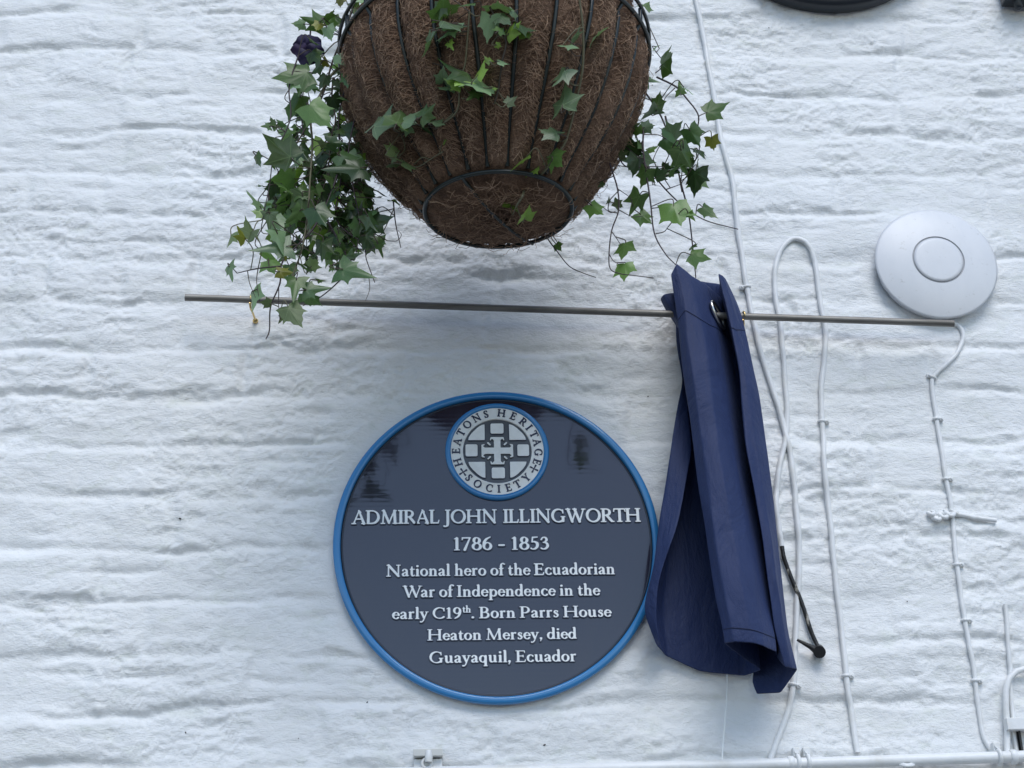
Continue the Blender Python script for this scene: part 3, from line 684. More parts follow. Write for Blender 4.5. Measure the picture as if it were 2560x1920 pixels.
mb = MB(); mb.lathe(ac, front, [(AR-.013, -.002), (AR-.013, .004), (AR-.006, .004)], 96, RX); mb.build('mount', M_GROOVE.m, ap)
# cables: each follows the wall, painted over, held by clips
M_BLACK = Mat('black_rubber_and_gap_shade', (.012, .012, .013), .5)
M_LEAD = Mat('black_lead_with_paint_spots', (.012, .012, .013), .5)
M_LEAD.color(M_LEAD.ramp(M_LEAD.noise(M_LEAD.coords((1, 1, .45)), 75, 4, .6), [(.54, (.012, .012, .012)), (.60, (.33, .31, .26)), (.72, (.6, .6, .57))]))
def wpt(u, v, r, ext=0):
    p = atd(u, v); o = max(wall_off(p.x+dx_, p.z+dz_) for dx_, dz_ in ((0, 0), (.006, 0), (-.006, 0), (0, .008), (0, -.008)))+r*.8+ext
    p = atd(u, v, o); return p
def cable(pts, r, label, clips=(), name='cable', mat=None, nseg=7, ext=0, group=None):
    P2 = spline([(u, v, 0) for u, v in pts], nseg)
    path = [wpt(p.x, p.y, r, ext) for p in P2]
    kx_ = random.random()*50
    if mat is None: path = [p+Vector((.0006*math.sin(p.z*41+kx_)+.0003*math.sin(p.z*97+kx_*3), 0, 0)) for p in path]
    for _ in range(3):
        path = [path[0]]+[Vector((path[i].x, (path[i-1].y+2*path[i].y+path[i+1].y)/4, path[i].z)) for i in range(1, len(path)-1)]+[path[-1]]
    lowp = min(path, key=lambda p: p.z)
    c = empty(name, lowp, label, 'cable', group)
    m1 = MB(); m1.tube(path, [r*(1+.03*math.sin(i_*1.7)+.03*math.sin(i_*.6)) for i_ in range(len(path))], 12); m1.build('sheath', (mat or M_PAINT).m, c)
    for u, v, side in clips:
        p = min(path, key=lambda q_: (q_-wpt(u, v, r)).length); i = path.index(p); t = (path[min(i+1, len(path)-1)]-path[max(i-1, 0)]).normalized()
        k = MB(); arc = []
        sv = Vector((0, -1, 0)).cross(t).normalized()
        for j in range(9):
            a = math.pi*j/8; arc.append(p+sv*math.cos(a)*(r+.0012)+Vector((0, -1, 0))*math.sin(a)*(r+.0012)+Vector((0, r*.3, 0)))
        for w in (-.002, 0, .002): pass
        k.tube(arc, .0022, 8)
        k.box(p+sv*side*(r+.0035)+Vector((0, .001, 0)), .0032, .0036, .003, .0008)
        k.tube([p+sv*side*(r+.0038)+Vector((0, .002, 0)), p+sv*side*(r+.0038)+Vector((0, -.0052, 0))], .0017, 10)
        k.build('clip', M_PAINT.m, c)
    return c
cable([(1498, -40), (1506, 10), (1523, 100), (1540, 190), (1556, 290), (1580, 380), (1590, 460), (1604, 560), (1612, 620), (1630, 700), (1648, 780), (1672, 850), (1688, 900), (1703, 960), (1712, 1020), (1722, 1110), (1726, 1180), (1723, 1290), (1718, 1400), (1712, 1490), (1698, 1550), (1676, 1610), (1664, 1640)], 0.0041,
      'white painted cable running down from the top edge past the cloth to the pipe', [(1612, 620, -1), (1714, 1478, 1)])
cable([(1694, 1207), (1689, 1180), (1683, 1150), (1677, 1090), (1680, 1040), (1688, 990), (1697, 940), (1700, 880), (1695, 800), (1689, 740), (1684, 690), (1676, 640), (1674, 590), (1683, 545), (1704, 520), (1728, 517), (1748, 535), (1762, 575), (1768, 620), (1777, 680), (1783, 730), (1778, 800), (1774, 860), (1776, 920), (1781, 1000), (1790, 1100), (1798, 1180), (1808, 1270), (1818, 1370), (1829, 1460), (1838, 1530), (1851, 1626)], 0.0039,
      'white painted cable bent into a tall narrow loop between cloth and disc', [(1776, 911, 1), (1829, 1458, 1)])
bare = cable([(1689, 1180), (1691, 1192), (1695, 1210), (1710, 1250), (1734, 1308), (1752, 1364), (1769, 1402)], .0031, 'bare black end of a cable hanging out from the painted loop', name='black_lead', mat=M_LEAD, ext=.003)
pe = wpt(1768, 1408, .006, .008); pl = MB(); pl.tube([pe+Vector((.004, .012, .006)), pe+Vector((0, -.006, -.002))], [.0075, .0085], 16)
pl.tube([pe, pe+Vector((-.012, -.004, .0065)), wpt(1722, 1382, .003, .014)], [.006, .0035, .0018], 10); pl.build('plug', M_BLACK.m, bare)
cable([(2058, 699), (2070, 703), (2079, 716), (2080, 734), (2066, 764), (2045, 785), (2022, 806), (2013, 822), (2016, 860), (2024, 905), (2033, 970), (2043, 1035), (2053, 1080), (2058, 1110), (2061, 1160), (2066, 1220), (2075, 1280), (2085, 1340), (2097, 1410), (2106, 1470), (2114, 1530), (2126, 1590), (2146, 1630)], 0.0033,
      'thin white painted cable dropping from the rod end below the white disc',
      [(2014, 816, -1), (2025, 909, 1), (2043, 1034, 1), (2056, 1108, 1), (2066, 1216, 1), (2086, 1336, 1), (2107, 1468, 1)])
cable([(2172, 1305), (2177, 1390), (2182, 1450), (2187, 1530), (2190, 1580), (2196, 1630), (2199, 1650)], .0030, 'thin white painted cable standing free near the right edge of the picture')
cord = cable([(2012, 1112), (2020, 1122), (2034, 1108), (2045, 1118), (2052, 1112), (2075, 1112), (2110, 1119), (2152, 1124)], .0034, 'knotted white cord end sticking out sideways behind the disc cable', name='knotted_cord')
kn = wpt(2038, 1114, .004, .002); 
for dx_, dz_, rr in ((0, 0, .0085), (.010, .002, .0075), (-.010, -.004, .0065), (-.018, .003, .005)):
    mb = MB(); c_ = kn+Vector((dx_, 0, dz_)); mb.tube(spline([c_+Vector((-rr, .001, rr*.5)), c_+Vector((0, -.004, -rr*.5)), c_+Vector((rr, .001, rr*.4)), c_+Vector((0, -.001, rr))], 5), [.0022, .0030, .0036, .0030, .0026, .0032, .0036, .0032, .0028, .0026, .0030, .0026, .0022, .0018, .0014, .0012], 8); mb.build('knot_turn', M_PAINT.m, cord)
st0 = atd(1571, 1462, .009); st1 = atd(1566, 1560, .012); st2 = atd(1560, 1665, .012)
mb = MB(); mb.tube(spline([st0+Vector((0, 0, .05)), st0, (st0+st1)/2+Vector((.0006, 0, 0)), st1, st2, st2-Vector((0, 0, .1))], 5), .0009, 6)
o = mb.build('pull_cord', M_WHITE.m, None, st2); tag(o, 'fine white pull cord hanging straight down from under the navy cloth', 'cord')
# pipe along the bottom
zp = .3771+EYE+.0005; r_ = .0078; po = .016
pp = empty('copper_pipe', (at(2267, 1905).x, -.001, zp-r_), 'white painted pipe running along the bottom edge of the picture', 'pipe')
xl, xr = at(300, 1925).x, BX1-.5
def zpx(x): return zp+(x-at(2400, 1900).x)*.011
mb = MB(); mb.tube([(xl+(xr-xl)*t, -po-.0006*math.sin(t*40), zpx(xl+(xr-xl)*t)+.0010*math.sin(t*23)) for t in np.linspace(0, 1, 90)], r_, 20); mb.build('pipe_run', M_PAINT.m, pp)
def xat(u): return at(u*K, 1650*K, po).x
for u0, u1, rr in ((1702, 1716, .0094), (2184, 2198, .0102)):
    mb = MB(); z_ = zpx(xat(u0)); mb.tube([(xat(u0), -po, z_), (xat(u0)+.002, -po, z_), (xat(u1)-.002, -po, z_), (xat(u1), -po, z_)], [rr*.86, rr, rr, rr*.86], 20); mb.build('coupling', M_PAINT.m, pp)
for u in (1724, 1746, 2160):
    mb = MB(); x = xat(u); zq = zpx(x)
    arc = [(x, -po-math.cos(a)*(r_+.0015), zq+math.sin(a)*(r_+.0015)) for a in np.linspace(-1.8, 1.8, 12)]
    mb.tube(arc, .0028, 8); mb.box((x, -.0075, zq+r_+.007), .0045, .0068, .0062, .0012); mb.tube([(x, -.012, zq+r_+.0075), (x, -.017, zq+r_+.0075)], .0035, 10)
    mb.build('saddle_clip', M_PAINT.m, pp)
mb = MB(); x = xat(1957); mb.tube([(x, -po, zp-.004), (x+.001, -po-.002, zp-.05), (x+.002, -po-.002, zp-.12)], .0052, 14); mb.lathe((x, -po-.002, zp-.006), (0, -.5, 1), [(.006, -.002), (.011, -.002), (.0115, 0), (.006, .002)], 18)
mb.build('branch_pipe', M_PAINT.m, pp)
# bracket frame cut off by the right edge
fr_ = empty('wall_bracket', atd(2215, 1560, .0), 'white tubular bracket cut off by the lower right edge of the picture', 'bracket')
mb = MB(); mb.tube([wpt(u, v, .004, .006) for u, v in [(2175, 1640), (2176, 1570), (2173, 1530), (2173, 1490), (2180, 1465), (2196, 1450), (2216, 1444), (2240, 1450), (2256, 1480), (2262, 1560)]], .0042, 12); mb.build('frame', M_PAINT.m, fr_)
mb = MB(); a = wpt(2172, 1567, .004, .010); b = wpt(2265, 1563, .004, .010); mb.box((a+b)/2, (b.x-a.x)/2, .008, .008, .001); mb.build('crossbar', M_PAINT.m, fr_)
mb = MB(); a = wpt(2200, 1580, .004, .002); b = wpt(2209, 1640, .004, .002); mb.box((a+b)/2, (b.x-a.x)/2, .004, (a.z-b.z)/2, .001); mb.build('gap_shade', M_BLACK.m, fr_)  # black strip put in for the shade of a narrow gap
# small box with a knob at the bottom
p = at(1070, 1882, .012); a = at(1033, 1882, .024); b = at(1107, 1882, .024); hw = (b.x-a.x)/2; cx = (a.x+b.x)/2
M_OFF = Mat('off_white_metal', (.62, .62, .59), .4)
lb = empty('wall_box', (cx, -.001, a.z-.10), 'small off white box with a peg and ring on its lip near the bottom edge', 'box')
mb = MB(); mb.box((cx, -.011, a.z+.0005), hw, .0125, .0046, .0007); mb.build('lid', M_OFF.m, lb)
mb = MB(); mb.box((cx, -.0055, a.z-.052), hw-.0008, .0065, .046, .0008); mb.build('body', M_PAINT.m, lb)
kx = at(1072, 1890, .022).x; mb = MB(); mb.tube([(kx, -.0225, a.z+.002), (kx, -.0240, a.z-.004), (kx, -.0235, a.z-.012)], [.0046, .0052, .0048], 16); mb.build('peg', M_PAINT.m, lb)
rx = at(1067, 1905, .02).x; rz = at(1067, 1908, .02).z
mb = MB(); mb.tube([(rx+math.cos(t)*.006, -.0195, rz+math.sin(t)*.006) for t in np.linspace(0, 2*math.pi, 22)], .0021, 8, caps=False); mb.build('ring', M_PAINT.m, lb)
# dark round sign and dark bracket, only their undersides in the picture
M_DARK = Mat('near_black_paint', (.012, .016, .022), .35)
M_DNAVY = Mat('deep_navy_paint', (.008, .014, .045), .3)
bt = at(2079, 34, .004); SR = .215; sc = Vector((bt.x, 0, bt.z+SR))
sg_ = empty('round_sign', (sc.x, 0, sc.z-SR), 'thick dark round sign whose lower edge shows at the top of the picture', 'sign')
mb = MB(); mb.lathe(sc, front, [(SR-.010, .0), (SR-.002, .002), (SR, .008), (SR-.001, .022), (SR-.005, .028), (SR-.014, .029)], 160, RX); mb.build('casing', M_DARK.m, sg_)
mb = MB(); mb.lathe(sc, front, [(SR-.0142, .024), (SR-.0145, .034), (SR-.020, .038), (SR-.03, .038), (0, .038)], 160, RX); mb.build('face', M_DNAVY.m, sg_)
b1 = at(2508, 6, .02); dk = empty('dark_bracket', (b1.x, 0, b1.z), 'black metal bracket just showing in the top right corner', 'bracket')
mb = MB(); mb.box((b1.x+.06, -.022, b1.z+.022), .058, .018, .020, .003); mb.build('arm', M_DARK.m, dk)
b2 = at(2552, 15, .03); mb = MB(); mb.tube([(b2.x, -.022, b2.z+.03), (b2.x, -.022, b2.z+.004), (b2.x, -.022, b2.z+.001)], [.007, .007, .004], 14); mb.build('bolt', M_DARK.m, dk)
# little marks on the wall
M_SPECK = Mat('dark_grit', (.05, .045, .04), .8)
for u, v, s in ((389, 1120, 3.4), (401, 1582, 2.6), (1661, 60, 2.2), (2040, 1017, 1), (793, 1517, 2.6), (1400, 856, 2.6), (645, 1595, 1.4), (2046, 1115, 2.2), (1176, 1609, 3), (1960, 1299, 2.2), (2120, 1562, 2)):
    p = wpt(u, v, 0, .0004); mb = MB(); k = s/1600
    rot = Matrix.Rotation(random.uniform(0, 3), 3, 'Y')
    vs_ = [p+rot@Vector((math.cos(i*1.05)*k*random.uniform(.6, 1.3), 0, math.sin(i*1.05)*k*random.uniform(.4, .9))) for i in range(6)]+[p+Vector((0, -.0012, 0))]
    mb.add(vs_, [(i, (i+1) % 6, 6) for i in range(6)]); mb.build('grit_speck', M_SPECK.m, wall)
# ---------------------------------------------------------------- navy cloth hanging from the rod, gathered in folds
M_CLOTH = Mat('navy_cloth', (.021, .036, .108), .58, spec=.3)
M_CLOTH.p.inputs['Sheen Weight'].default_value = .08; M_CLOTH.p.inputs['Sheen Roughness'].default_value = .4; M_CLOTH.p.inputs['Sheen Tint'].default_value = (.5, .6, 1, 1)
M_CLOTH.bump(M_CLOTH.math('ADD', M_CLOTH.noise(M_CLOTH.coords((1, 1, .4)), 26, 4, .55), M_CLOTH.math('ADD', M_CLOTH.math('MULTIPLY', M_CLOTH.noise(M_CLOTH.coords((1, 1, .55), (0, .5, 0)), 9, 5, .6, 1.5), 2.2), M_CLOTH.math('MULTIPLY', M_CLOTH.noise(M_CLOTH.coords(), 900, 2, .5), .14))), .65, .006)
def resample(poly, T):
    """poly: (u, v, off) list -> function of 0..1 by arc length"""
    P = np.array(poly, float); d = np.r_[0, np.cumsum(np.hypot(np.diff(P[:, 0]), np.diff(P[:, 1])))]; d /= d[-1]
    return np.stack([np.interp(T, d, P[:, i]) for i in range(3)], 1)
T = np.linspace(0, 1, 46)
def smooth(a, n=2):
    for _ in range(n): a[1:-1] = (a[:-2]+2*a[1:-1]+a[2:])/4
    return a
# vertical edges of the folds, photograph pixels + distance from the wall, top to bottom
folds = [
 [(1700, 700, 0.018), (1700, 860, 0.020), (1712, 960, 0.031), (1731, 1117, 0.050), (1721, 1172, 0.061), (1705, 1259, 0.072), (1692, 1323, 0.077), (1684, 1340, 0.080), (1661, 1404, 0.077), (1644, 1462, 0.072), (1640, 1560, 0.064), (1650, 1612, 0.058)],   # inner edge of the left strip
 [(1690, 700, 0.016), (1690, 860, 0.018), (1709, 955, 0.036), (1696, 1002, 0.042), (1684, 1074, 0.050), (1663, 1216, 0.061), (1650, 1285, 0.064), (1642, 1346, 0.064), (1634, 1418, 0.061), (1611, 1505, 0.055), (1608, 1528, 0.053), (1620, 1557, 0.050), (1643, 1614, 0.047)],   # left silhouette
 [(1700, 704, 0.012), (1700, 860, 0.013), (1712, 960, 0.014), (1700, 1100, 0.016), (1680, 1250, 0.017), (1668, 1400, 0.017), (1655, 1520, 0.017), (1665, 1640, 0.017)],
 [(1740, 706, 0.011), (1745, 900, 0.011), (1760, 1100, 0.010), (1765, 1300, 0.010), (1760, 1500, 0.011), (1752, 1679, 0.012)],
 [(1800, 710, 0.012), (1815, 900, 0.012), (1840, 1100, 0.011), (1860, 1300, 0.011), (1872, 1500, 0.012), (1862, 1690, 0.013)],
 [(1790, 708, 0.018), (1800, 900, 0.019), (1830, 1100, 0.020), (1860, 1300, 0.031), (1885, 1500, 0.036), (1902, 1676, 0.042)],
 [(1740, 700, 0.047), (1755, 900, 0.055), (1780, 1100, 0.064), (1800, 1300, 0.072), (1830, 1480, 0.077), (1850, 1640, 0.074)],
 [(1677, 688, 0.072), (1687, 756, 0.077), (1696, 819, 0.081), (1702, 900, 0.086), (1713, 973, 0.090), (1725, 1045, 0.095), (1734, 1120, 0.099), (1745, 1216, 0.104), (1763, 1317, 0.109), (1777, 1418, 0.113), (1791, 1505, 0.118), (1806, 1563, 0.119), (1811, 1610, 0.118)],   # left edge of the main fold
 [(1692, 658, 0.074), (1712, 760, 0.088), (1722, 860, 0.097), (1738, 973, 0.107), (1755, 1100, 0.115), (1775, 1250, 0.123), (1795, 1400, 0.130), (1822, 1540, 0.134), (1835, 1606, 0.132)],
 [(1728, 689, 0.069), (1755, 800, 0.082), (1772, 920, 0.099), (1788, 1040, 0.109), (1803, 1160, 0.119), (1825, 1300, 0.128), (1850, 1450, 0.134), (1874, 1572, 0.135), (1882, 1609, 0.132)],
 [(1762, 709, 0.058), (1783, 790, 0.061), (1805, 900, 0.069), (1822, 1020, 0.082), (1840, 1160, 0.096), (1862, 1300, 0.109), (1888, 1450, 0.120), (1905, 1575, 0.126), (1912, 1618, 0.123)],
 [(1790, 732, 0.034), (1808, 810, 0.031), (1832, 900, 0.020), (1848, 1020, 0.034), (1862, 1130, 0.042), (1884, 1260, 0.055), (1905, 1380, 0.072), (1922, 1500, 0.090), (1936, 1590, 0.101), (1939, 1630, 0.099)],
 [(1806, 748, 0.016), (1824, 830, 0.016), (1848, 920, 0.016), (1864, 1020, 0.016), (1880, 1130, 0.017), (1900, 1260, 0.018), (1920, 1380, 0.020), (1936, 1500, 0.039), (1944, 1590, 0.047), (1941, 1642, 0.053)],   # bottom of the valley
 [(1796, 683, 0.080), (1803, 721, 0.081), (1815, 764, 0.082), (1826, 812, 0.085), (1838, 871, 0.089), (1850, 930, 0.092), (1853, 1000, 0.095), (1858, 1060, 0.097), (1864, 1120, 0.101), (1881, 1201, 0.105), (1907, 1346, 0.109), (1919, 1447, 0.108), (1936, 1580, 0.099), (1962, 1668, 0.082)],   # ridge of the right fold
 [(1806, 690, 0.074), (1830, 760, 0.080), (1846, 850, 0.086), (1868, 960, 0.092), (1885, 1080, 0.097), (1903, 1200, 0.101), (1925, 1330, 0.105), (1941, 1460, 0.103), (1962, 1590, 0.090), (1980, 1672, 0.077)],
 [(1812, 696, 0.058), (1846, 764, 0.061), (1858, 802, 0.064), (1870, 857, 0.069), (1884, 929, 0.073), (1898, 987, 0.076), (1917, 1120, 0.080), (1933, 1245, 0.082), (1948, 1389, 0.084), (1959, 1490, 0.082), (1969, 1577, 0.074), (1993, 1675, 0.064)],   # right silhouette
 [(1808, 700, 0.031), (1842, 790, 0.034), (1866, 900, 0.039), (1890, 1050, 0.045), (1910, 1200, 0.047), (1930, 1350, 0.050), (1946, 1500, 0.050), (1960, 1620, 0.045), (1951, 1733, 0.042)],
 [(1800, 712, 0.014), (1826, 800, 0.014), (1850, 900, 0.016), (1874, 1050, 0.017), (1894, 1200, 0.017), (1908, 1350, 0.018), (1915, 1500, 0.018), (1912, 1640, 0.018), (1892, 1736, 0.018)],
 [(1790, 720, 0.010), (1812, 800, 0.010), (1836, 900, 0.011), (1858, 1050, 0.011), (1872, 1200, 0.011), (1885, 1350, 0.012), (1890, 1500, 0.013), (1892, 1600, 0.013), (1881, 1704, 0.013)],
]
cols = [smooth(resample(f, T), 1) for f in folds]
# between the fold edges: rounded interpolation
A = np.array([[tuple(at(u, v, o)) for u, v, o in c] for c in cols])       # fold, level, xyz
nf = len(folds); sub = 5; rows = []
def cr(p0, p1, p2, p3, t):
    # centripetal-like with reduced tension so that folds stay crisp
    m1 = (p2-p0)*.06; m2 = (p3-p1)*.06
    return (2*t**3-3*t**2+1)*p1+(t**3-2*t**2+t)*m1+(-2*t**3+3*t**2)*p2+(t**3-t**2)*m2
for i in range(nf-1):
    p0 = A[max(i-1, 0)]; p1 = A[i]; p2 = A[i+1]; p3 = A[min(i+2, nf-1)]
    for k in range(sub): rows.append(cr(p0, p1, p2, p3, k/sub))
rows.append(A[-1]); B = np.array(rows)
# small creases
lev = np.arange(B.shape[1])/B.shape[1]*1.0
ci = np.arange(B.shape[0])[:, None]*.21
B[:, :, 1] += .0030*fbm(np.broadcast_to(ci, B.shape[:2])*1.3, np.broadcast_to(lev[None, :]*7, B.shape[:2]), 300, 3)
# horizontal crease a third of the way up on the front fold
nr, nl = B.shape[:2]
# the hole of the eyelet
hole_c = at(1795, 786, .052)
vs_ = B.reshape(-1, 3); fs_ = []
cloth = empty('navy_curtain', (at(1800, 700, .05).x, -.05, at(1800, 700, .05).z), 'navy unveiling curtain bunched in folds on the rod at the right of the plaque', 'curtain')
for i in range(nr-1):
    for j in range(nl-1):
        c = (B[i, j]+B[i+1, j]+B[i, j+1]+B[i+1, j+1])/4
        fs_.append((i*nl+j, i*nl+j+1, (i+1)*nl+j+1, (i+1)*nl+j))
me_b = MB(); me_b.add(vs_, fs_, True)
ob = me_b.build('drape', M_CLOTH.m, cloth)
sm_ = ob.modifiers.new('thickness', 'SOLIDIFY'); sm_.thickness = .0012; sm_.offset = 0
sb = ob.modifiers.new('soft', 'SUBSURF'); sb.levels = 1; sb.render_levels = 1
# hem stitching on the front fold and the top band
def surf(fi, t):
    i = fi*sub; i0 = int(i); w = i-i0; i1 = min(i0+1, nr-1); j = t*(nl-1); j0 = int(j); z = j-j0; j1 = min(j0+1, nl-1)
    a = B[i0, j0]*(1-w)+B[i1, j0]*w; b = B[i0, j1]*(1-w)+B[i1, j1]*w; return Vector(a*(1-z)+b*z)
M_SEAM = Mat('navy_thread', (.008, .012, .04), .8)
for nm, t0, f0, f1 in (('hem_seam', .962, 7.1, 11.4), ('top_seam', .125, 7.15, 12.0), ('top_seam', .14, 13.05, 15.0)):
    mb = MB(); mb.tube([surf(f, t0)+Vector((0, -.0012, 0)) for f in np.linspace(f0, f1, 26)], .00045, 6); mb.build(nm, M_SEAM.m, cloth)
# nickel eyelet round the rod
cdir = Vector((.90, -.38, .12)).normalized()
ec = at(1795, 788, .054)
ea = Vector((.55, .75, -.25)).normalized(); ax = (at(1812, 832, .045)-at(1778, 746, .060)).normalized()*1
an = ax.cross(Vector((.75, .55, 0))).normalized(); side = an.cross(ax).normalized()
mb = MB(); N = 40
for rr, rt_ in ((.0205, .0028),):
    pts = [ec+ax*math.cos(a)*rr+Vector((.50, .85, .1)).normalized()*math.sin(a)*rr*.8 for a in np.linspace(0, 2*math.pi, N)]
    mb.tube(pts, rt_, 10, caps=False)
mb.build('eyelet', M_CHROME.m, cloth)
# corner of the back layer sticking out on the left above the rod
mb = MB(); g = [[(1650, 747, .040), (1660, 735, .050), (1683, 731, .052), (1700, 735, .045)], [(1664, 775, .040), (1672, 762, .054), (1688, 760, .058), (1702, 765, .05)], [(1683, 802, .038), (1688, 792, .050), (1694, 790, .055), (1703, 790, .05)], [(1694, 819, .036), (1697, 822, .045), (1700, 826, .050), (1705, 826, .048)]]
P = [[at(*c) for c in r] for r in g]; vv = []; 
for r in P: vv += spline(r, 4)
n_ = len(spline(P[0], 4)); mb.add(vv, [(a*n_+b, (a+1)*n_+b, (a+1)*n_+b+1, a*n_+b+1) for a in range(3) for b in range(n_-1)])
o = mb.build('back_corner', M_CLOTH.m, cloth); s_ = o.modifiers.new('thickness', 'SOLIDIFY'); s_.thickness = .002; s_.offset = 0; q_ = o.modifiers.new('soft', 'SUBSURF'); q_.levels = 2; q_.render_levels = 2

# ---------------------------------------------------------------- hanging basket
BO = .335
rc = atd(1069, 140, BO); bc = atd(1069, 441, BO)
RB = .2000; RBOT = .0960; HZ = rc.z-bc.z
ROT = lambda a: Vector((math.cos(a), math.sin(a), 0))
M_COIR = Mat('coir_liner', (.075, .048, .034), .95, spec=.15)
cA = M_COIR.noise(M_COIR.coords((1, 1, 1)), 24, 6, .65, .5); cB = M_COIR.noise(M_COIR.coords(), 160, 6, .75, 2.5); cC = M_COIR.noise(M_COIR.coords((1, 1, .5)), 420, 4, .7, 3)
cm = M_COIR.ramp(cA, [(.30, (.15, .093, .062)), (.52, (.30, .19, .128)), (.75, (.44, .29, .20))])
cf = M_COIR.ramp(cB, [(.35, (.45, .42, .40)), (.55, (1, 1, 1)), (.72, (1.75, 1.6, 1.45))])
M_COIR.color(M_COIR.mix(1.0, cm, cf, 'MULTIPLY')); M_COIR.bump(M_COIR.math('ADD', cB, M_COIR.math('MULTIPLY', cC, .6)), 1.0, .006)
M_FIB = Mat('coir_fibre', (.14, .09, .055), .8, spec=.2)
oi = M_FIB.n('ShaderNodeNewGeometry'); M_FIB.color(M_FIB.ramp(oi.outputs['Random Per Island'], [(0, (.12, .074, .05)), (.5, (.32, .205, .14)), (1, (.55, .38, .26))]))
M_WIRE = Mat('green_black_wire', (.010, .017, .016), .35)
NR = 24; PH = math.radians(-90+5)
PROF = [(0, 1.0), (.08, 1.012), (.2, .99), (.35, .94), (.5, .868), (.65, .775), (.8, .655), (.92, .55), (1, .485)]
def rad(s):                                            # s: 0 at the rim, 1 at the bottom ring
    return RB*float(np.interp(s, [p[0] for p in PROF], [p[1] for p in PROF]))
def liner(a, s):
    w = abs(math.sin((a-PH)*NR/2)); r = rad(s)*.930+.0190*(w**.42)
    r += .005*float(fbm(np.array([a*3.0]), np.array([s*5.]), 200, 3)[0])
    if s < .9: r += .009*max(0, math.cos(a-3.0))*max(0, math.sin(s*3.1))
    return Vector((rc.x+r*math.cos(a), rc.y+r*math.sin(a), rc.z-HZ*s))
basket = empty('hanging_basket', (rc.x, rc.y, bc.z-.012), 'large round hanging basket of black wire lined with shaggy brown coir', 'hanging basket')
mb = MB(); na, ns = 384, 44; V_ = []; F_ = []
SS = [-.10+1.10*i/(ns-1) for i in range(ns)]
for s in SS:
    for k in range(na): V_.append(liner(2*math.pi*k/na, max(s, -.1)))
low = []
for f_, dz_ in ((.95, .007), (.8, .014), (.4, .019), (.15, .020)):
    for k in range(na):
        a = 2*math.pi*k/na; r = rad(1)*f_; V_.append(Vector((rc.x+r*math.cos(a), rc.y+r*math.sin(a), bc.z-dz_+.004*float(fbm(np.array([r*50*math.cos(a)]), np.array([r*50*math.sin(a)]), 210, 3)[0]))))
nrw = ns+4
for i in range(nrw-1):
    for k in range(na): F_.append((i*na+k, (i+1)*na+k, (i+1)*na+(k+1) % na, i*na+(k+1) % na))
F_.append(tuple((nrw-1)*na+k for k in range(na)))
mb.add(V_, F_, True); mb.build('coir_liner', M_COIR.m, basket)
mb = MB(); mb.lathe((rc.x, rc.y, rc.z+.012), (0, 0, 1), [(RB*.98, -.01), (RB*.97, 0), (RB*.6, .012), (0, .016)], 64)
M_SOIL = Mat('potting_soil', (.02, .014, .01), .95); mb.build('soil', M_SOIL.m, basket)
def ringpts(r, z, n=96): return [(rc.x+r*math.cos(a), rc.y+r*math.sin(a), z) for a in np.linspace(0, 2*math.pi, n+1)]
mb = MB(); mb.tube(ringpts(RB*1.055, rc.z+.002), .0030, 10, caps=False); mb.build('rim_wire', M_WIRE.m, basket)
mb = MB(); mb.tube(ringpts(RB*1.06, rc.z+.028), .0026, 10, caps=False); mb.build('rim_wire', M_WIRE.m, basket)
mb = MB(); mb.tube(ringpts(RBOT*1.0, bc.z-.010), .0029, 10, caps=False); mb.build('base_ring', M_WIRE.m, basket)
mb = MB(); mb.tube([(rc.x+RBOT*1.03*math.cos(a), rc.y+RBOT*1.03*math.sin(a), bc.z-.009-.009*(1-abs(k_))) for k_ in np.linspace(-1, 1, 9) for a in [math.radians(57)]][:0] or
                   [Vector((rc.x, rc.y, bc.z-.023+.012*k_*k_))+ROT(math.radians(60))*RBOT*1.03*k_ for k_ in np.linspace(-1, 1, 13)], .0022, 8); mb.build('base_wire', M_WIRE.m, basket)
for i in range(NR):
    a = PH+2*math.pi*i/NR; pts = []
    for s in np.linspace(-.12, 1, 22):
        r = rad(max(s, 0))*.985+.0030
        if s < .02: r = RB*1.05
        if s > .97: r = RBOT*1.03
        aa = a+.012*math.sin(s*5+i)
        pts.append((rc.x+r*math.cos(aa), rc.y+r*math.sin(aa), rc.z-HZ*s-(.004 if s > .97 else 0)))
    mb = MB(); mb.tube(pts, .0027, 8); mb.build('rib_wire', M_WIRE.m, basket)
# three hangers rising out of the picture to a wall arm, so that the basket hangs from something
hz = rc.z+.42
for k in range(3):
    a = math.radians(90+120*k); mb = MB(); mb.tube([(rc.x+RB*1.03*math.cos(a), rc.y+RB*1.03*math.sin(a), rc.z+.028), (rc.x, rc.y, hz)], .0018, 6); mb.build('hanger', M_WIRE.m, basket)
arm = empty('basket_arm', (rc.x, -.004, hz-.1), 'black iron wall arm that carries the hanging basket above the picture', 'bracket')
mb = MB(); mb.box((rc.x, rc.y/2, hz+.01), .006, abs(rc.y)/2+.01, .006, .001); mb.build('arm', M_WIRE.m, arm)
mb = MB(); mb.box((rc.x, -.006, hz-.09), .012, .004, .13, .001); mb.build('back_strap', M_WIRE.m, arm)
mb = MB(); mb.tube([(rc.x, -.008, hz-.18), (rc.x, rc.y*.5, hz-.05), (rc.x, rc.y*.85, hz+.0)], .005, 8); mb.build('brace', M_WIRE.m, arm)
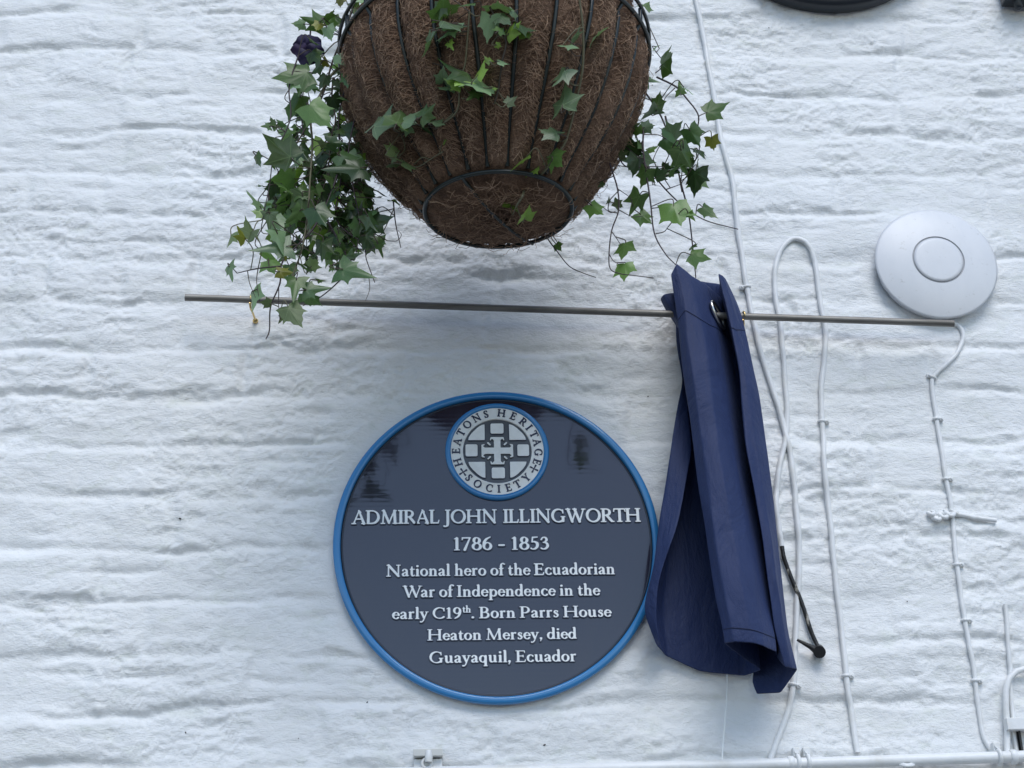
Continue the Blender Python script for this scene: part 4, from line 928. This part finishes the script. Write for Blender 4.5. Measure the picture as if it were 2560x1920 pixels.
# loose fibres
rg = np.random.default_rng(5)
def fibres(n, lo, hi, spread, rr, name):
    V = []; F = []; base = 0
    for _ in range(n):
        a = rg.uniform(0, 2*math.pi)
        if math.sin(a) > .55: a = -a
        s = rg.uniform(lo, hi)
        if abs(math.sin((a-PH)*NR/2)) < .45 and rg.random() < .85: a += math.pi/NR
        p = liner(a, s); nrm = Vector((math.cos(a), math.sin(a), -.25-.5*s)).normalized()
        tg = Vector((-math.sin(a), math.cos(a), 0)); th = rg.normal(0, .9); d = (tg*math.cos(th)+Vector((0, 0, 1))*math.sin(th)).normalized()
        L = rg.uniform(.008, .026)*(1 if s < .8 else .7); pts = []; q = p+nrm*.0005; c = rg.normal(0, 30)
        for i in range(6):
            f = i/5; lift = spread*math.sin(f*3.14)*rg.uniform(.5, 1.2) if rg.random() > .25 else spread*f*1.6
            pts.append(q+nrm*lift)
            d = (Matrix.Rotation(c*L/5, 3, nrm)@d).normalized(); d = (d-nrm*d.dot(nrm)*.8).normalized(); q = q+d*(L/5)
            # keep on the bowl
            rel = Vector((q.x-rc.x, q.y-rc.y, 0)); s2 = min(max((rc.z-q.z)/HZ, -.1), 1); 
            aq = math.atan2(rel.y, rel.x)
            if rel.length > 1e-4: rel = rel.normalized()*(rad(max(s2, 0))*.930+.0198*(abs(math.sin((aq-PH)*NR/2))**.42)+.009*max(0, math.cos(aq-3.0))*max(0, math.sin(s2*3.1))); q = Vector((rc.x+rel.x, rc.y+rel.y, q.z))
        r = rr*rg.uniform(.6, 1.4)
        for i, pnt in enumerate(pts):
            t = (pts[min(i+1, 5)]-pts[max(i-1, 0)]); t.normalize(); u_ = t.cross(nrm).normalized(); w_ = t.cross(u_)
            for k in range(3):
                q3 = 2.094*k; V.append(pnt+(u_*math.cos(q3)+w_*math.sin(q3))*r)
        for i in range(5):
            for k in range(3): F.append((base+i*3+k, base+i*3+(k+1) % 3, base+i*3+3+(k+1) % 3, base+i*3+3+k))
        base += 18
    m_ = MB(); m_.add(V, F, True); o = m_.build(name, M_FIB.m, basket); o['kind'] = 'stuff'; return o
fibres(12000, -.08, .97, .0022, .00030, 'coir_fibres')
fibres(420, -.05, .9, .009, .00024, 'loose_coir_fibres')
# fibres on the underside
V = MB()
for _ in range(420):
    a = rg.uniform(0, 6.28); r = RBOT*.82*math.sqrt(rg.random()); p = Vector((rc.x+r*math.cos(a), rc.y+r*math.sin(a), bc.z-.020)); d = ROT(rg.uniform(0, 6.28)); pts = []
    for i in range(6):
        pts.append(p+Vector((0, 0, -.006*math.sin(i*.63)*rg.random()))); p = p+d*.006; d = (Matrix.Rotation(rg.normal(0, .35), 3, 'Z')@d)
    V.tube(pts, .00035, 3, caps=False)
V.build('underside_fibres', M_FIB.m, basket)['kind'] = 'stuff'
# ---------------------------------------------------------------- ivy
def leaf_mat(name, base, rough, vein, trans):
    M = Mat(name, base, rough, spec=.45)
    nt = M.nt; oi = M.n('ShaderNodeObjectInfo')
    at_ = M.n('ShaderNodeAttribute'); at_.attribute_name = 'vein'
    vn_ = M.ramp(at_.outputs['Fac'], [(.80, (0, 0, 0)), (.97, (1, 1, 1))])
    b2 = tuple(c*1.8 for c in base); b0 = tuple(c*.55 for c in base)
    rnd = M.ramp(oi.outputs['Random'], [(0, b0), (.5, base), (1, b2)])
    blot = M.ramp(M.noise(M.coords((1, 1, 1)), 60, 3, .6), [(.35, (.8, .8, .8)), (.65, (1.2, 1.2, 1.1))])
    c = M.mix(1, rnd, blot, 'MULTIPLY'); c2 = M.mix(M.math('MULTIPLY', vn_, .55), c, vein)
    M.color(c2)
    out = nt.nodes['Material Output']; tr = M.n('ShaderNodeBsdfTranslucent'); M.l(M.mix(1, c2, (1.35, 1.6, .8), 'MULTIPLY'), tr.inputs[0])
    mx = M.n('ShaderNodeMixShader'); mx.inputs[0].default_value = trans
    M.l(M.p.outputs[0], mx.inputs[1]); M.l(tr.outputs[0], mx.inputs[2]); M.l(mx.outputs[0], out.inputs[0])
    return M
M_LEAF = {'d': leaf_mat('ivy_leaf_dark', (.040, .078, .028), .34, (.07, .13, .05), .18), 'm': leaf_mat('ivy_leaf', (.085, .145, .048), .34, (.15, .23, .09), .28),
          'l': leaf_mat('ivy_leaf_sky_sheen', (.150, .225, .125), .36, (.26, .34, .20), .22), 'y': leaf_mat('young_ivy_leaf', (.19, .30, .06), .40, (.22, .30, .10), .30),  # tone l: sky reflection on glossy leaf tops put into the base colour
          'p': leaf_mat('pale_ivy_leaf', (.15, .20, .10), .5, (.24, .28, .16), .25), 'b': leaf_mat('yellowing_ivy_leaf', (.20, .20, .04), .45, (.20, .16, .05), .3)}
M_STEM = Mat('ivy_stem', (.055, .040, .028), .6); M_STEMR = Mat('purple_ivy_stem', (.035, .018, .022), .5); M_STEMG = Mat('green_ivy_stem', (.12, .11, .06), .6)
def leaf_mesh(idx):
    r = random.Random(100+idx)
    mid = r.uniform(.9, 1.1); sd_ = r.uniform(.66, .82); sa = math.radians(r.uniform(42, 56)); bs = r.uniform(.44, .56); ba = math.radians(r.uniform(105, 128)); cut = r.uniform(.46, .60)
    if idx == 3: sd_ *= .75; cut *= .9
    if idx == 5: mid = .8; sd_ = .74; cut = .5
    def pol(R, a): return (R*math.sin(a), R*math.cos(a))
    half = [pol(mid, 0), pol(mid*.78, .10), pol(cut*1.25, sa*.33), pol(cut*1.0, sa*.52), pol(sd_*.80, sa*.84), pol(sd_, sa), pol(sd_*.72, sa*1.18), pol(cut*.86, (sa+ba)/2-.08), pol(bs*.85, ba*.90), pol(bs, ba), pol(bs*.62, ba*1.14), (.07, -.14)]
    asym = r.uniform(.86, 1.12)
    right = half; left = [(-x*asym, y) for x, y in half[1:]]
    outl = right+[(0, -.07)]+left[::-1]
    n = len(outl)
    # inner ring at 50 % gives the blade enough vertices to bend, veins run to the lobe tips
    tips = {0, 5, 9, n-5, n-9}
    V = [(0, 0)]+[(x*.5, y*.5) for x, y in outl]+[(x, y) for x, y in outl]
    A_ = [1.0]+[1.0 if i in tips else .35 for i in range(n)]+[.95 if i in tips else .0 for i in range(n)]
    F = []
    for i in range(n):
        j = (i+1) % n; F.append((0, 1+j, 1+i)); F.append((1+i, 1+j, 1+n+j, 1+n+i))
    fold = r.uniform(.15, .55); curl = r.uniform(-.35, .65); tw = r.uniform(-.3, .3); wav = r.uniform(0, 6)
    co = []
    for x, y in V:
        z = -fold*abs(x)*.9-curl*y*abs(y)*.5+tw*x*y*.6+.035*math.sin(x*9+wav)*math.cos(y*7)
        co.append((x, y-.0, z))
    me = bpy.data.meshes.new('leaf'); me.from_pydata(co, [], F); me.polygons.foreach_set('use_smooth', [True]*len(F))
    a = me.attributes.new('vein', 'FLOAT', 'POINT'); a.data.foreach_set('value', A_); me.update()
    return me
LM = {}
def leaf_data(idx, tone):
    k = (idx, tone)
    if k not in LM:
        me = leaf_mesh(idx); me.materials.append(M_LEAF[tone].m); LM[k] = me
    return LM[k]
class Ivy:
    def __init__(s, label, anchor, group=None):
        s.root = empty('trailing_ivy', anchor, label, 'ivy', group); s.stems = []; s.pet = {}; s.n = 0; s.nodes = []
    def stem(s, pts, r=.0011, mat='r', wob=0):
        P = spline([Vector(at(*p)) for p in pts], 6)
        N = len(P); rr = [r*(1.15-.6*i/N) for i in range(N)]
        m_ = MB(); m_.tube(P, rr, 7); m_.build('stem', {'r': M_STEMR, 'b': M_STEM, 'g': M_STEMG}[mat].m, s.root)
        s.nodes += [(p, i) for i, p in enumerate(P)]
        return P
    def leaf(s, pos, size, ang, tone='m', idx=None, tilt=None, pet=True, fore=None):
        """pos: world centre of the blade, size: metres from base to tip, ang: direction of the tip in the picture (degrees, 90 = up)"""
        a = math.radians(ang+random.uniform(-6, 6)); d = (R_*math.cos(a)+U_*math.sin(a))
        view = (CAM-pos).normalized()
        if tilt is None: tilt = (random.gauss(0, .60), random.gauss(0, .55))
        y = d.copy(); z = (view+Vector((0, -.2, getattr(s, 'up', .55)))).normalized(); y = (y-z*y.dot(z)).normalized(); x = y.cross(z)
        Rm = Matrix((x, y, z)).transposed()
        Rm = Rm@Matrix.Rotation(tilt[0], 3, 'X')@Matrix.Rotation(tilt[1], 3, 'Y')
        y2 = Rm@Vector((0, 1, 0))
        base = pos-y2*size*.40
        o = bpy.data.objects.new('leaf', leaf_data(random.randrange(7) if idx is None else idx, tone)); COL.objects.link(o)
        o.parent = s.root; sc_ = size*.80
        M = Rm.to_4x4(); M.translation = base-s.root.location
        sc_ *= random.uniform(.85, 1.15); o.matrix_basis = M@Matrix.Diagonal((sc_*random.uniform(.82, 1.10)*random.choice((1, -1)), sc_, sc_, 1)); s.n += 1
        if pet and s.nodes:
            best = min(s.nodes, key=lambda q: (q[0]-base).length+(.012 if (q[0]-base).dot(y2) > 0 else 0))[0]
            L = (best-base).length
            if L < .075:
                back = base-y2*min(L*.45, .018)+Vector((0, 0, -.001))
                P = spline([base+y2*size*.02, back, best], 5)
            else: P = spline([base, base-y2*.012, base-y2*.02+Vector((random.uniform(-.01, .01), .008, .012))], 4)
            m_ = s.pet.setdefault(tone in 'ypb', MB()); m_.tube(P, [.0007]*len(P), 5)
    def done(s):
        for k, m_ in s.pet.items(): m_.build('leaf_stalks', (M_STEMG if k else M_STEM).m, s.root)['kind'] = 'stuff'
def msize(px, pos): return px*(pos-CAM).dot(fwd)/FPX
def on_basket(u, v, lift=.006):
    """point of the liner seen at a pixel, or None"""
    d = ray(u, v); best = None
    t = (bc.z-.026-lift-CAM.z)/d.z; p = CAM+d*t
    if math.hypot(p.x-rc.x, p.y-rc.y) < RBOT*.99: return p
    for t in np.linspace(1.2, 2.2, 260):
        p = CAM+d*t; s = (rc.z-p.z)/HZ
        if -.3 <= s <= 1.03:
            r = math.hypot(p.x-rc.x, p.y-rc.y)
            if r < rad(min(max(s, 0), 1))+.008+lift: return p
    t = (bc.z-.025-lift-CAM.z)/d.z; p = CAM+d*t
    if math.hypot(p.x-rc.x, p.y-rc.y) < RBOT*1.1: return p
    return None
def batch(iv, ox, oy, sc, items, off, jit=.02):
    for it in items:
        x, y, L, ang, tone = it[:5]; u, v = ox+x/sc, oy+y/sc
        o = off+random.uniform(-jit, jit)
        pos = None
        if it[5:] and it[5] == 'B': pos = on_basket(u, v, random.uniform(.014, .026))
        elif it[5:]: o = it[5]
        if pos is None: pos = at(u, v, o)
        iv.leaf(pos, msize(L/sc, pos)*(1.30 if pos is not None and it[5:] and it[5] == 'B' else 1.04), ang, tone, tilt=it[6] if len(it) > 6 else None)
# left-hand curtain of ivy
Z = 3.456
left = Ivy('thick mass of dark ivy trailing down the left side of the basket', atd(745, 120, .38))
def px(ox, oy, sc, pts, off): return [(ox+p[0]/sc, oy+p[1]/sc, p[2] if len(p) > 2 else off) for p in pts]
for pts, r, mt in [
    ([(1330, 40), (1250, 270), (1150, 520), (1100, 690), (1040, 870), (900, 1130), (740, 1400), (620, 1600), (580, 1900)], .0014, 'b'),
    ([(1280, 560), (1160, 620), (1060, 780), (960, 1000), (970, 1250), (950, 1560), (930, 1850), (880, 2150), (780, 2440)], .0017, 'g'),
    ([(960, 200), (930, 540), (870, 780), (880, 1050), (930, 1330), (1000, 1450)], .0011, 'r'),
    ([(1150, 680), (1140, 850), (1170, 1040), (1130, 1200), (1100, 1500), (1000, 1800), (860, 2200)], .0011, 'b'),
    ([(850, 480), (770, 750), (780, 1030), (640, 1350), (600, 1600), (540, 1900)], .0010, 'r'),
    ([(1380, 900), (1320, 1100), (1280, 1380), (1340, 1700), (1380, 1950), (1340, 2240)], .0010, 'r'),
    ([(1310, 600), (1200, 1000), (1220, 1500), (1180, 1900), (1400, 2100), (1440, 2250), (1510, 2440)], .0010, 'r'),
    ([(1250, 1300), (1120, 1700), (960, 2000), (720, 2250), (690, 2450), (610, 2650), (600, 2850), (570, 2930)], .0013, 'r'),
    ([(1100, 1900), (1300, 2300), (1210, 2420), (1050, 2560), (890, 2640)], .0011, 'r'),
    ([(700, 2300), (500, 2320), (320, 2360)], .0010, 'r'),
    ([(410, 2340), (430, 2450), (480, 2570)], .0006, 'b'), ([(500, 2330), (490, 2440), (520, 2630)], .0006, 'b'),
    ([(680, 2480), (680, 2650), (692, 2790)], .0006, 'r'),
    ([(1670, 1740), (1690, 1930), (1735, 2140)], .0009, 'r'), ([(1620, 2080), (1700, 2080), (1740, 2030), (1710, 1990)], .0005, 'r'),
    ([(1460, 2400), (1465, 2500), (1430, 2600)], .0005, 'b'),
    ]:
    left.stem(px(500, 0, Z, pts, .36+random.uniform(-.02, .02)), r, mt)
L1 = [(1440, 40, 200, -80, 'l'), (1600, 25, 150, 0, 'l'), (1420, 160, 190, -15, 'l'), (1215, 30, 140, -90, 'b'), (1010, 250, 150, -110, 'b'), (960, 180, 190, 170, 'm'), (830, 205, 150, 175, 'l'),
 (1130, 110, 180, 30, 'm'), (1200, 205, 160, -60, 'm'), (1120, 300, 160, -70, 'l'), (1010, 375, 140, -30, 'l'), (1240, 540, 230, -75, 'l'), (1010, 500, 170, -60, 'm'), (1000, 610, 190, 200, 'd'), (1100, 560, 120, -40, 'b'),
 (790, 660, 330, 205, 'm', .38, (.1, .1)), (830, 740, 150, -60, 'l'), (1190, 740, 110, -60, 'l'), (620, 1030, 170, 120, 'l'), (560, 1090, 130, 215, 'l'), (730, 1085, 130, 0, 'd'),
 (830, 920, 220, -110, 'm'), (1040, 1010, 350, -62, 'm', .40, (.2, .1)), (780, 1150, 160, 10, 'l'), (670, 1270, 340, 140, 'm', .40, (.1, -.1)), (510, 1400, 160, -75, 'm', .38, (.1, 1.0)), (620, 1400, 120, 160, 'm'),
 (1230, 1150, 140, -60, 'm'), (1080, 1240, 110, 0, 'p'), (930, 1210, 100, 20, 'p'), (1180, 920, 200, -50, 'd'), (1280, 700, 180, -90, 'd'), (1140, 160, 130, 70, 'm'), (1320, 20, 130, 120, 'm'),
 (960, 1400, 110, 0, 'p'), (1200, 1240, 200, 0, 'd'), (900, 1340, 200, -60, 'd'), (1300, 1420, 250, -40, 'd'), (1060, 720, 150, -120, 'd'), (930, 780, 160, -100, 'd'), (1250, 860, 170, -70, 'd')]
batch(left, 500, 0, Z, L1, .37)
L3 = [(520, 290, 130, -125, 'l'), (690, 240, 270, -150, 'm'), (760, 330, 220, -60, 'm'), (470, 410, 190, 130, 'l', .37, (.2, .7)), (480, 520, 130, 190, 'p'), (560, 500, 170, -100, 'l'),
 (420, 640, 220, 120, 'p', .40, (.2, .8)), (350, 690, 160, 130, 'b'), (430, 760, 210, -110, 'p', .41, (.1, .8)), (255, 780, 170, -95, 'p', .38, (.1, .9)), (590, 830, 390, 200, 'l', .42, (.1, .1)), (700, 800, 270, -75, 'l', .42),
 (265, 1060, 220, -80, 'l', .37, (.1, 1.0)), (1060, 600, 360, -65, 'd', .42, (.1, .1)), (700, 650, 220, -60, 'l'), (880, 480, 260, -90, 'm'), (1570, 590, 240, 15, 'd', .36, (.1, .2)), (1500, 640, 220, -60, 'd'),
 (1480, 800, 200, -60, 'd'), (1580, 740, 170, 60, 'm'), (1560, 860, 170, -70, 'm'), (1060, 870, 210, -90, 'm'), (960, 770, 120, -100, 'm'), (940, 1010, 240, 5, 'd'), (1280, 880, 270, -50, 'd', .38), (1350, 1040, 320, -28, 'd', .40, (.2, .1)),
 (1130, 1010, 160, -110, 'm'), (1000, 950, 150, 20, 'p'), (620, 1000, 190, -80, 'm'), (740, 900, 160, -100, 'b'), (750, 1040, 150, 0, 'b'), (820, 1190, 280, -100, 'm', .40, (.1, .1)), (1010, 1180, 230, 10, 'd'),
 (950, 1300, 230, -92, 'd'), (550, 1300, 130, 190, 'p'), (830, 1440, 310, -68, 'p', .40, (.1, .1)), (700, 1450, 120, 220, 'p'), (462, 1310, 260, -80, 'l', .37, (.1, 1.1)), (1680, 420, 130, 90, 'm', .30), (1885, 580, 160, -80, 'm', .26),
 (1250, 140, 350, 200, 'd', .40), (1330, 220, 260, -30, 'd'), (1100, 450, 260, -120, 'd'), (1400, 450, 220, -20, 'd'), (900, 380, 220, -60, 'm'), (620, 370, 200, -120, 'd'), (1540, 340, 190, -40, 'd', .33), (1200, 300, 240, -60, 'm'),
 (800, 560, 200, -150, 'm'), (600, 600, 160, -90, 'l'), (1200, 750, 190, -80, 'm'), (1340, 700, 200, -110, 'd'), (1450, 540, 180, 190, 'd'), (1060, 1110, 110, 20, 'm')]
batch(left, 500, 380, Z, L3, .37)
def inpoly(x, y, P):
    c = False; n = len(P)
    for i in range(n):
        x1, y1 = P[i]; x2, y2 = P[(i+1) % n]
        if (y1 > y) != (y2 > y) and x < (x2-x1)*(y-y1)/(y2-y1)+x1: c = not c
    return c
poly = [(690, 120), (745, 150), (752, 240), (775, 320), (812, 400), (818, 470), (800, 555), (720, 600), (640, 600), (570, 560), (575, 470), (590, 400), (600, 320), (615, 260), (645, 200)]
core = [(660, 330), (760, 330), (800, 420), (800, 540), (700, 560), (600, 540), (600, 420)]
c = 0
while c < 215:
    x, y = random.uniform(560, 830), random.uniform(110, 610)
    P_ = poly if c < 100 else core
    if not inpoly(x, y, P_): continue
    pos = atd(x, y, random.uniform(.27, .35)); left.leaf(pos, msize(random.uniform(30, 70), pos), random.uniform(-150, -30), random.choice('dddmmmmly'), tilt=(random.gauss(0, .7), random.gauss(0, .6))); c += 1
# leaves over the rim along the top edge of the picture
for k in range(34):
    u = random.uniform(700, 1400); pos = atd(u, random.uniform(-75, -12), .40+random.uniform(0, .12)); left.leaf(pos, random.uniform(.02, .034), random.uniform(-140, -40), random.choice('mld'), pet=False) if u < 1060 else None
left.done()
# right-hand strands
right = Ivy('open airy ivy strands hanging at the right of the basket', atd(1400, 110, .36))
Y = 2.911
for pts, r, mt in [([(1480, -150), (1480, 0), (1530, 350), (1560, 590), (1640, 740), (1715, 820)], .0012, 'r'), ([(1640, -260), (1700, 0), (1760, 250), (1810, 450), (1840, 700), (1862, 915)], .0013, 'r'),
    ([(1330, -60), (1500, 100), (1640, 270), (1790, 410), (1940, 500), (2170, 562)], .0011, 'r'), ([(1225, 20), (1240, 100), (1290, 260), (1300, 420), (1250, 570), (1230, 740), (1240, 850), (1310, 885), (1400, 897), (1555, 917)], .0010, 'r'),
    ([(1290, 265), (1385, 330)], .0006, 'r'), ([(1300, 420), (1400, 470), (1480, 465)], .0006, 'r'), ([(1640, 275), (1750, 235)], .0007, 'r'), ([(1540, 410), (1640, 398)], .0007, 'r'), ([(1570, 595), (1630, 580), (1660, 545)], .0007, 'r'),
    ([(1255, 585), (1320, 680)], .0006, 'r'), ([(1230, 740), (1260, 790), (1305, 820)], .0006, 'r'), ([(1260, 90), (1370, 112)], .0006, 'b'), ([(1100, 375), (1180, 400), (1240, 440), (1280, 430)], .0006, 'b')]:
    right.stem(px(1100, 380, Y, pts, .33+random.uniform(-.03, .03)), r, mt)
for pts, r in [([(1870, 665), (2040, 750), (2130, 850), (2230, 990), (2225, 1130), (2240, 1300), (2190, 1420)], .0012), ([(1760, 780), (1880, 950), (1950, 1100), (1990, 1250), (2040, 1400), (2090, 1660)], .0012),
    ([(1640, 1040), (1720, 1240), (1800, 1420), (1840, 1600)], .0010), ([(1520, 1310), (1610, 1440), (1800, 1440), (1930, 1440)], .0009), ([(2160, 1130), (1990, 1190), (1900, 1260), (1830, 1400)], .0009), ([(1860, 630), (1910, 590), (1935, 535)], .0008), ([(2030, 760), (1950, 840), (1930, 900)], .0007), ([(1870, 450), (1895, 420)], .0006)]:
    right.stem(px(1100, 0, Z, pts, .33+random.uniform(-.02, .02)), r, 'r')
R2 = [(1790, 40, 200, -58, 'l', .36), (1880, 400, 100, -60, 'l'), (1975, 510, 250, -10, 'm', .34, (1.0, .2)), (1830, 690, 220, -20, 'd'), (1710, 920, 130, -90, 'b'), (1840, 930, 240, -70, 'd'), (1890, 850, 150, 80, 'm'),
 (2070, 750, 150, 100, 'm'), (2150, 785, 160, -10, 'l'), (2050, 1100, 200, 60, 'l', .34, (.3, .9)), (1950, 1190, 260, -120, 'd'), (2020, 1240, 220, -10, 'd'), (2080, 1240, 160, 60, 'p', .32, (.2, .8)), (1760, 1130, 220, -60, 'm'),
 (1820, 1090, 130, 20, 'l'), (1650, 1250, 200, -60, 'd'), (1760, 1310, 210, -80, 'm'), (1680, 1460, 210, -110, 'd'), (1850, 1280, 130, 10, 'm'), (1760, 1440, 200, -70, 'm'), (1930, 1480, 230, 190, 'd'), (1590, 1330, 100, 10, 'p'),
 (1700, 1080, 140, -30, 'd'), (2010, 1340, 180, -60, 'd'), (1640, 1120, 180, -100, 'd'), (1990, 1450, 160, -20, 'd')]
batch(right, 1100, 0, Z, R2, .33)
R5 = [(340, 930, 260, 25, 'm', .34, (0, 0)), (140, 1210, 240, -55, 'd'), (185, 1330, 190, -70, 'd'), (285, 1260, 150, -80, 'b'), (40, 1430, 260, -80, 'm'), (130, 1610, 290, -90, 'd'), (100, 1380, 120, 70, 'm')]
batch(right, 1700, 0, Z, R5, .34)
R4 = [(1400, 100, 180, -110, 'd'), (1410, 400, 210, -120, 'm'), (1510, 500, 180, -55, 'm'), (1150, 430, 170, -50, 'm', .34, (.1, 0)), (1310, 390, 100, -30, 'p'), (1230, 345, 60, 80, 'l'), (1730, 480, 280, -75, 'm', .36, (.1, 0)),
 (1870, 265, 230, -95, 'm', .34, (.1, 0)), (1980, 455, 180, -45, 'm'), (1835, 480, 120, -20, 'm'), (1560, 240, 120, -100, 'd'), (1480, 205, 160, -110, 'm'), (1335, 730, 170, -100, 'm', .34, (.1, .5)), (1345, 885, 190, -95, 'm', .34, (.1, .3)),
 (1830, 705, 120, 120, 'm'), (1905, 770, 180, -30, 'm', .34, (.1, 0)), (1720, 120, 180, -30, 'd'), (1880, 50, 200, -90, 'm'), (1790, 60, 200, -60, 'm'), (1620, 150, 140, 10, 'd'), (1700, 150, 100, 40, 'l'), (1195, 235, 80, 0, 'm'), (865, 695, 70, -60, 'm', .24)]
batch(right, 1100, 380, Y, R4, .34)
right.stem(px(1100, 380, Y, [(770, 600), (790, 640), (850, 720), (940, 830), (1040, 880), (1135, 913)], .25), .0009, 'r'); right.stem(px(1100, 380, Y, [(820, 610), (850, 650), (862, 690)], .25), .0006, 'r')
right.done()
# vines hanging in front of the coir
def front_ivy(label, stems, leaves):
    u0, v0 = stems[0][0][0][0], stems[0][0][0][1]
    iv = Ivy(label, on_basket(max(u0, 900), max(v0, 10)) or at(u0, v0, .5), 'ivy vines hanging in front of the coir')
    iv.up = .95
    for pts, r, mt in stems:
        P = []
        for u, v in pts:
            p = on_basket(u, v, .011) or at(u, v, .45); P.append(p)
        P2 = spline(P, 6); m_ = MB(); m_.tube(P2, [r]*len(P2), 7); m_.build('stem', {'r': M_STEMR, 'b': M_STEM, 'g': M_STEMG}[mt].m, iv.root); iv.nodes += [(p, 0) for p in P2]
    for (ox, oy, sc, items) in leaves: batch(iv, ox, oy, sc, [(*it, 'B') for it in items], .4)
    iv.done()
A1 = lambda pts: [(1100+x/Z, y/Z) for x, y in pts]
A0 = lambda pts: [(500+x/Z, y/Z) for x, y in pts]
A4 = lambda pts: [(1100+x/Y, 380+y/Y) for x, y in pts]
front_ivy('ivy vine down the left front of the coir with curling pale leaves', [(A1([(255, 100), (235, 350), (215, 560), (170, 700), (150, 950), (0, 1090)]), .0012, 'g'), (A0([(2190, 980), (2100, 1060), (2040, 1110)]), .0012, 'g'), (A0([(1640, 1080), (1740, 1170), (1770, 1290), (1720, 1350)]), .0009, 'g'),
    (A0([(2100, 1310), (2000, 1370), (1880, 1440), (1760, 1420), (1660, 1410)]), .0008, 'g'), (A0([(1990, 1380), (1920, 1360), (1850, 1420)]), .0008, 'g'), (A1([(180, 700), (260, 840), (185, 850)]), .0007, 'g')],
    [(1100, 0, Z, [(150, 215, 240, 15, 'l'), (40, 300, 200, -120, 'l'), (95, 400, 110, -80, 'y'), (110, 585, 240, 175, 'm'), (85, 700, 150, 170, 'y'), (30, 770, 150, -110, 'l'), (225, 705, 140, 0, 'y'), (30, 640, 190, -100, 'l'), (0, 120, 150, -90, 'm')]),
     (500, 0, Z, [(1590, 1010, 240, 55, 'l'), (1730, 1000, 230, 80, 'm'), (1740, 1110, 140, 190, 'l'), (1860, 1000, 230, 30, 'l'), (1950, 1100, 250, -65, 'd'), (1990, 945, 190, 35, 'm'), (2060, 1050, 170, 60, 'l'), (1630, 1280, 130, 180, 'p'), (1700, 1340, 120, -60, 'p'), (1745, 1390, 140, 20, 'p'), (1635, 1440, 130, -110, 'p'), (1820, 1440, 130, 0, 'p'), (2110, 1240, 50, -90, 'y'), (2010, 310, 230, 200, 'l'), (2140, 310, 200, -75, 'l'), (2160, 230, 150, 40, 'l')])])
front_ivy('ivy vine in the middle of the coir with one big pointed leaf', [(A1([(430, 60), (500, 200), (570, 350), (540, 520), (520, 650), (500, 790), (468, 900)]), .0013, 'b'), (A1([(250, 100), (310, 140), (400, 110)]), .0008, 'g'), (A1([(500, 790), (560, 870), (600, 885)]), .0008, 'g'), (A1([(560, 330), (490, 295), (570, 290)]), .0008, 'g')],
    [(1100, 0, Z, [(500, 30, 270, -90, 'l'), (420, 270, 210, -95, 'l'), (560, 180, 190, -60, 'l'), (540, 250, 130, 60, 'm'), (650, 240, 150, 20, 'y'), (750, 245, 160, -5, 'm'), (712, 315, 110, -110, 'y'), (375, 760, 370, -72, 'l'), (275, 830, 170, -110, 'm'), (365, 580, 150, 60, 'y'), (405, 508, 70, 130, 'y'), (560, 550, 100, -10, 'l'), (628, 862, 120, 50, 'p'), (518, 397, 60, -20, 'y'), (225, 40, 130, 170, 'm'), (485, 765, 50, 20, 'y'), (620, 130, 130, -100, 'l'), (30, 60, 200, -90, 'm')])])
front_ivy('long ivy vine curving down the right front to the base ring', [(A1([(1205, 0), (1235, 250), (1235, 550), (1200, 770), (1100, 1180), (1020, 1320), (900, 1480), (760, 1620)]), .0015, 'g'), (A4([(700, 190), (620, 260), (600, 320), (556, 392)]), .0015, 'g'), (A4([(690, 180), (660, 240), (620, 270)]), .0007, 'g'), (A1([(1060, 390), (1170, 260), (1240, 240)]), .0008, 'g'), (A1([(1200, 740), (1140, 730), (1110, 690)]), .0008, 'g'), (A1([(1160, 960), (1120, 990), (1100, 930)]), .0008, 'g'), (A1([(1090, 1215), (1040, 1220), (1000, 1190)]), .0008, 'g'), (A1([(1230, 480), (1170, 480), (1130, 430), (1180, 380), (1240, 400), (1260, 350)]), .0006, 'b')],
    [(1100, 0, Z, [(1360, 290, 290, -72, 'l'), (1180, 280, 130, 20, 'l'), (1060, 395, 160, 215, 'l'), (1085, 800, 330, 88, 'l'), (1020, 700, 230, -120, 'l'), (905, 1130, 210, 150, 'l'), (1015, 1390, 190, -75, 'm'), (960, 1340, 110, 100, 'm')]),
     (1100, 380, Y, [(570, 85, 170, 200, 'y'), (695, 135, 140, -70, 'y'), (505, 310, 170, 95, 'y'), (640, 430, 150, -50, 'y')])])
# one pansy hiding in the foliage
M_PET = Mat('purple_petal', (.010, .003, .045), .55); M_PEY = Mat('mauve_petal_edge', (.03, .012, .06), .6)
fp = at(500+930/Z, 430/Z, .365); fl = empty('pansy_flower', fp, 'single dark purple pansy half hidden by ivy at the upper left', 'flower')
for k, (a, r) in enumerate(((60, .017), (120, .017), (180, .015), (0, .015), (-90, .018))):
    aa = math.radians(a); c = fp+R_*math.cos(aa)*.010+U_*math.sin(aa)*.009; v = (CAM-fp).normalized(); n = 14
    vs_ = [c+v*.002*k]+[c+(R_*math.cos(t)+U_*math.sin(t)*.9)*r*(.85+.10*math.sin(t*4+k)+.05*math.sin(t*9))*.95+v*(.003*math.sin(t*3)+.0012*k) for t in np.linspace(0, 2*math.pi, n, endpoint=False)]
    mb = MB(); mb.add(vs_, [(0, 1+i, 1+(i+1) % n) for i in range(n)]); mb.build('petal', (M_PET if k != 2 else M_PEY).m, fl)
mb = MB(); mb.tube(spline([fp-(CAM-fp).normalized()*.004, fp+Vector((.01, .02, -.004)), fp+Vector((.04, .02, .03)), Vector((rc.x-RB*.9, rc.y, rc.z+.02))], 5), .0009, 6); mb.build('flower_stalk', M_STEMG.m, fl)
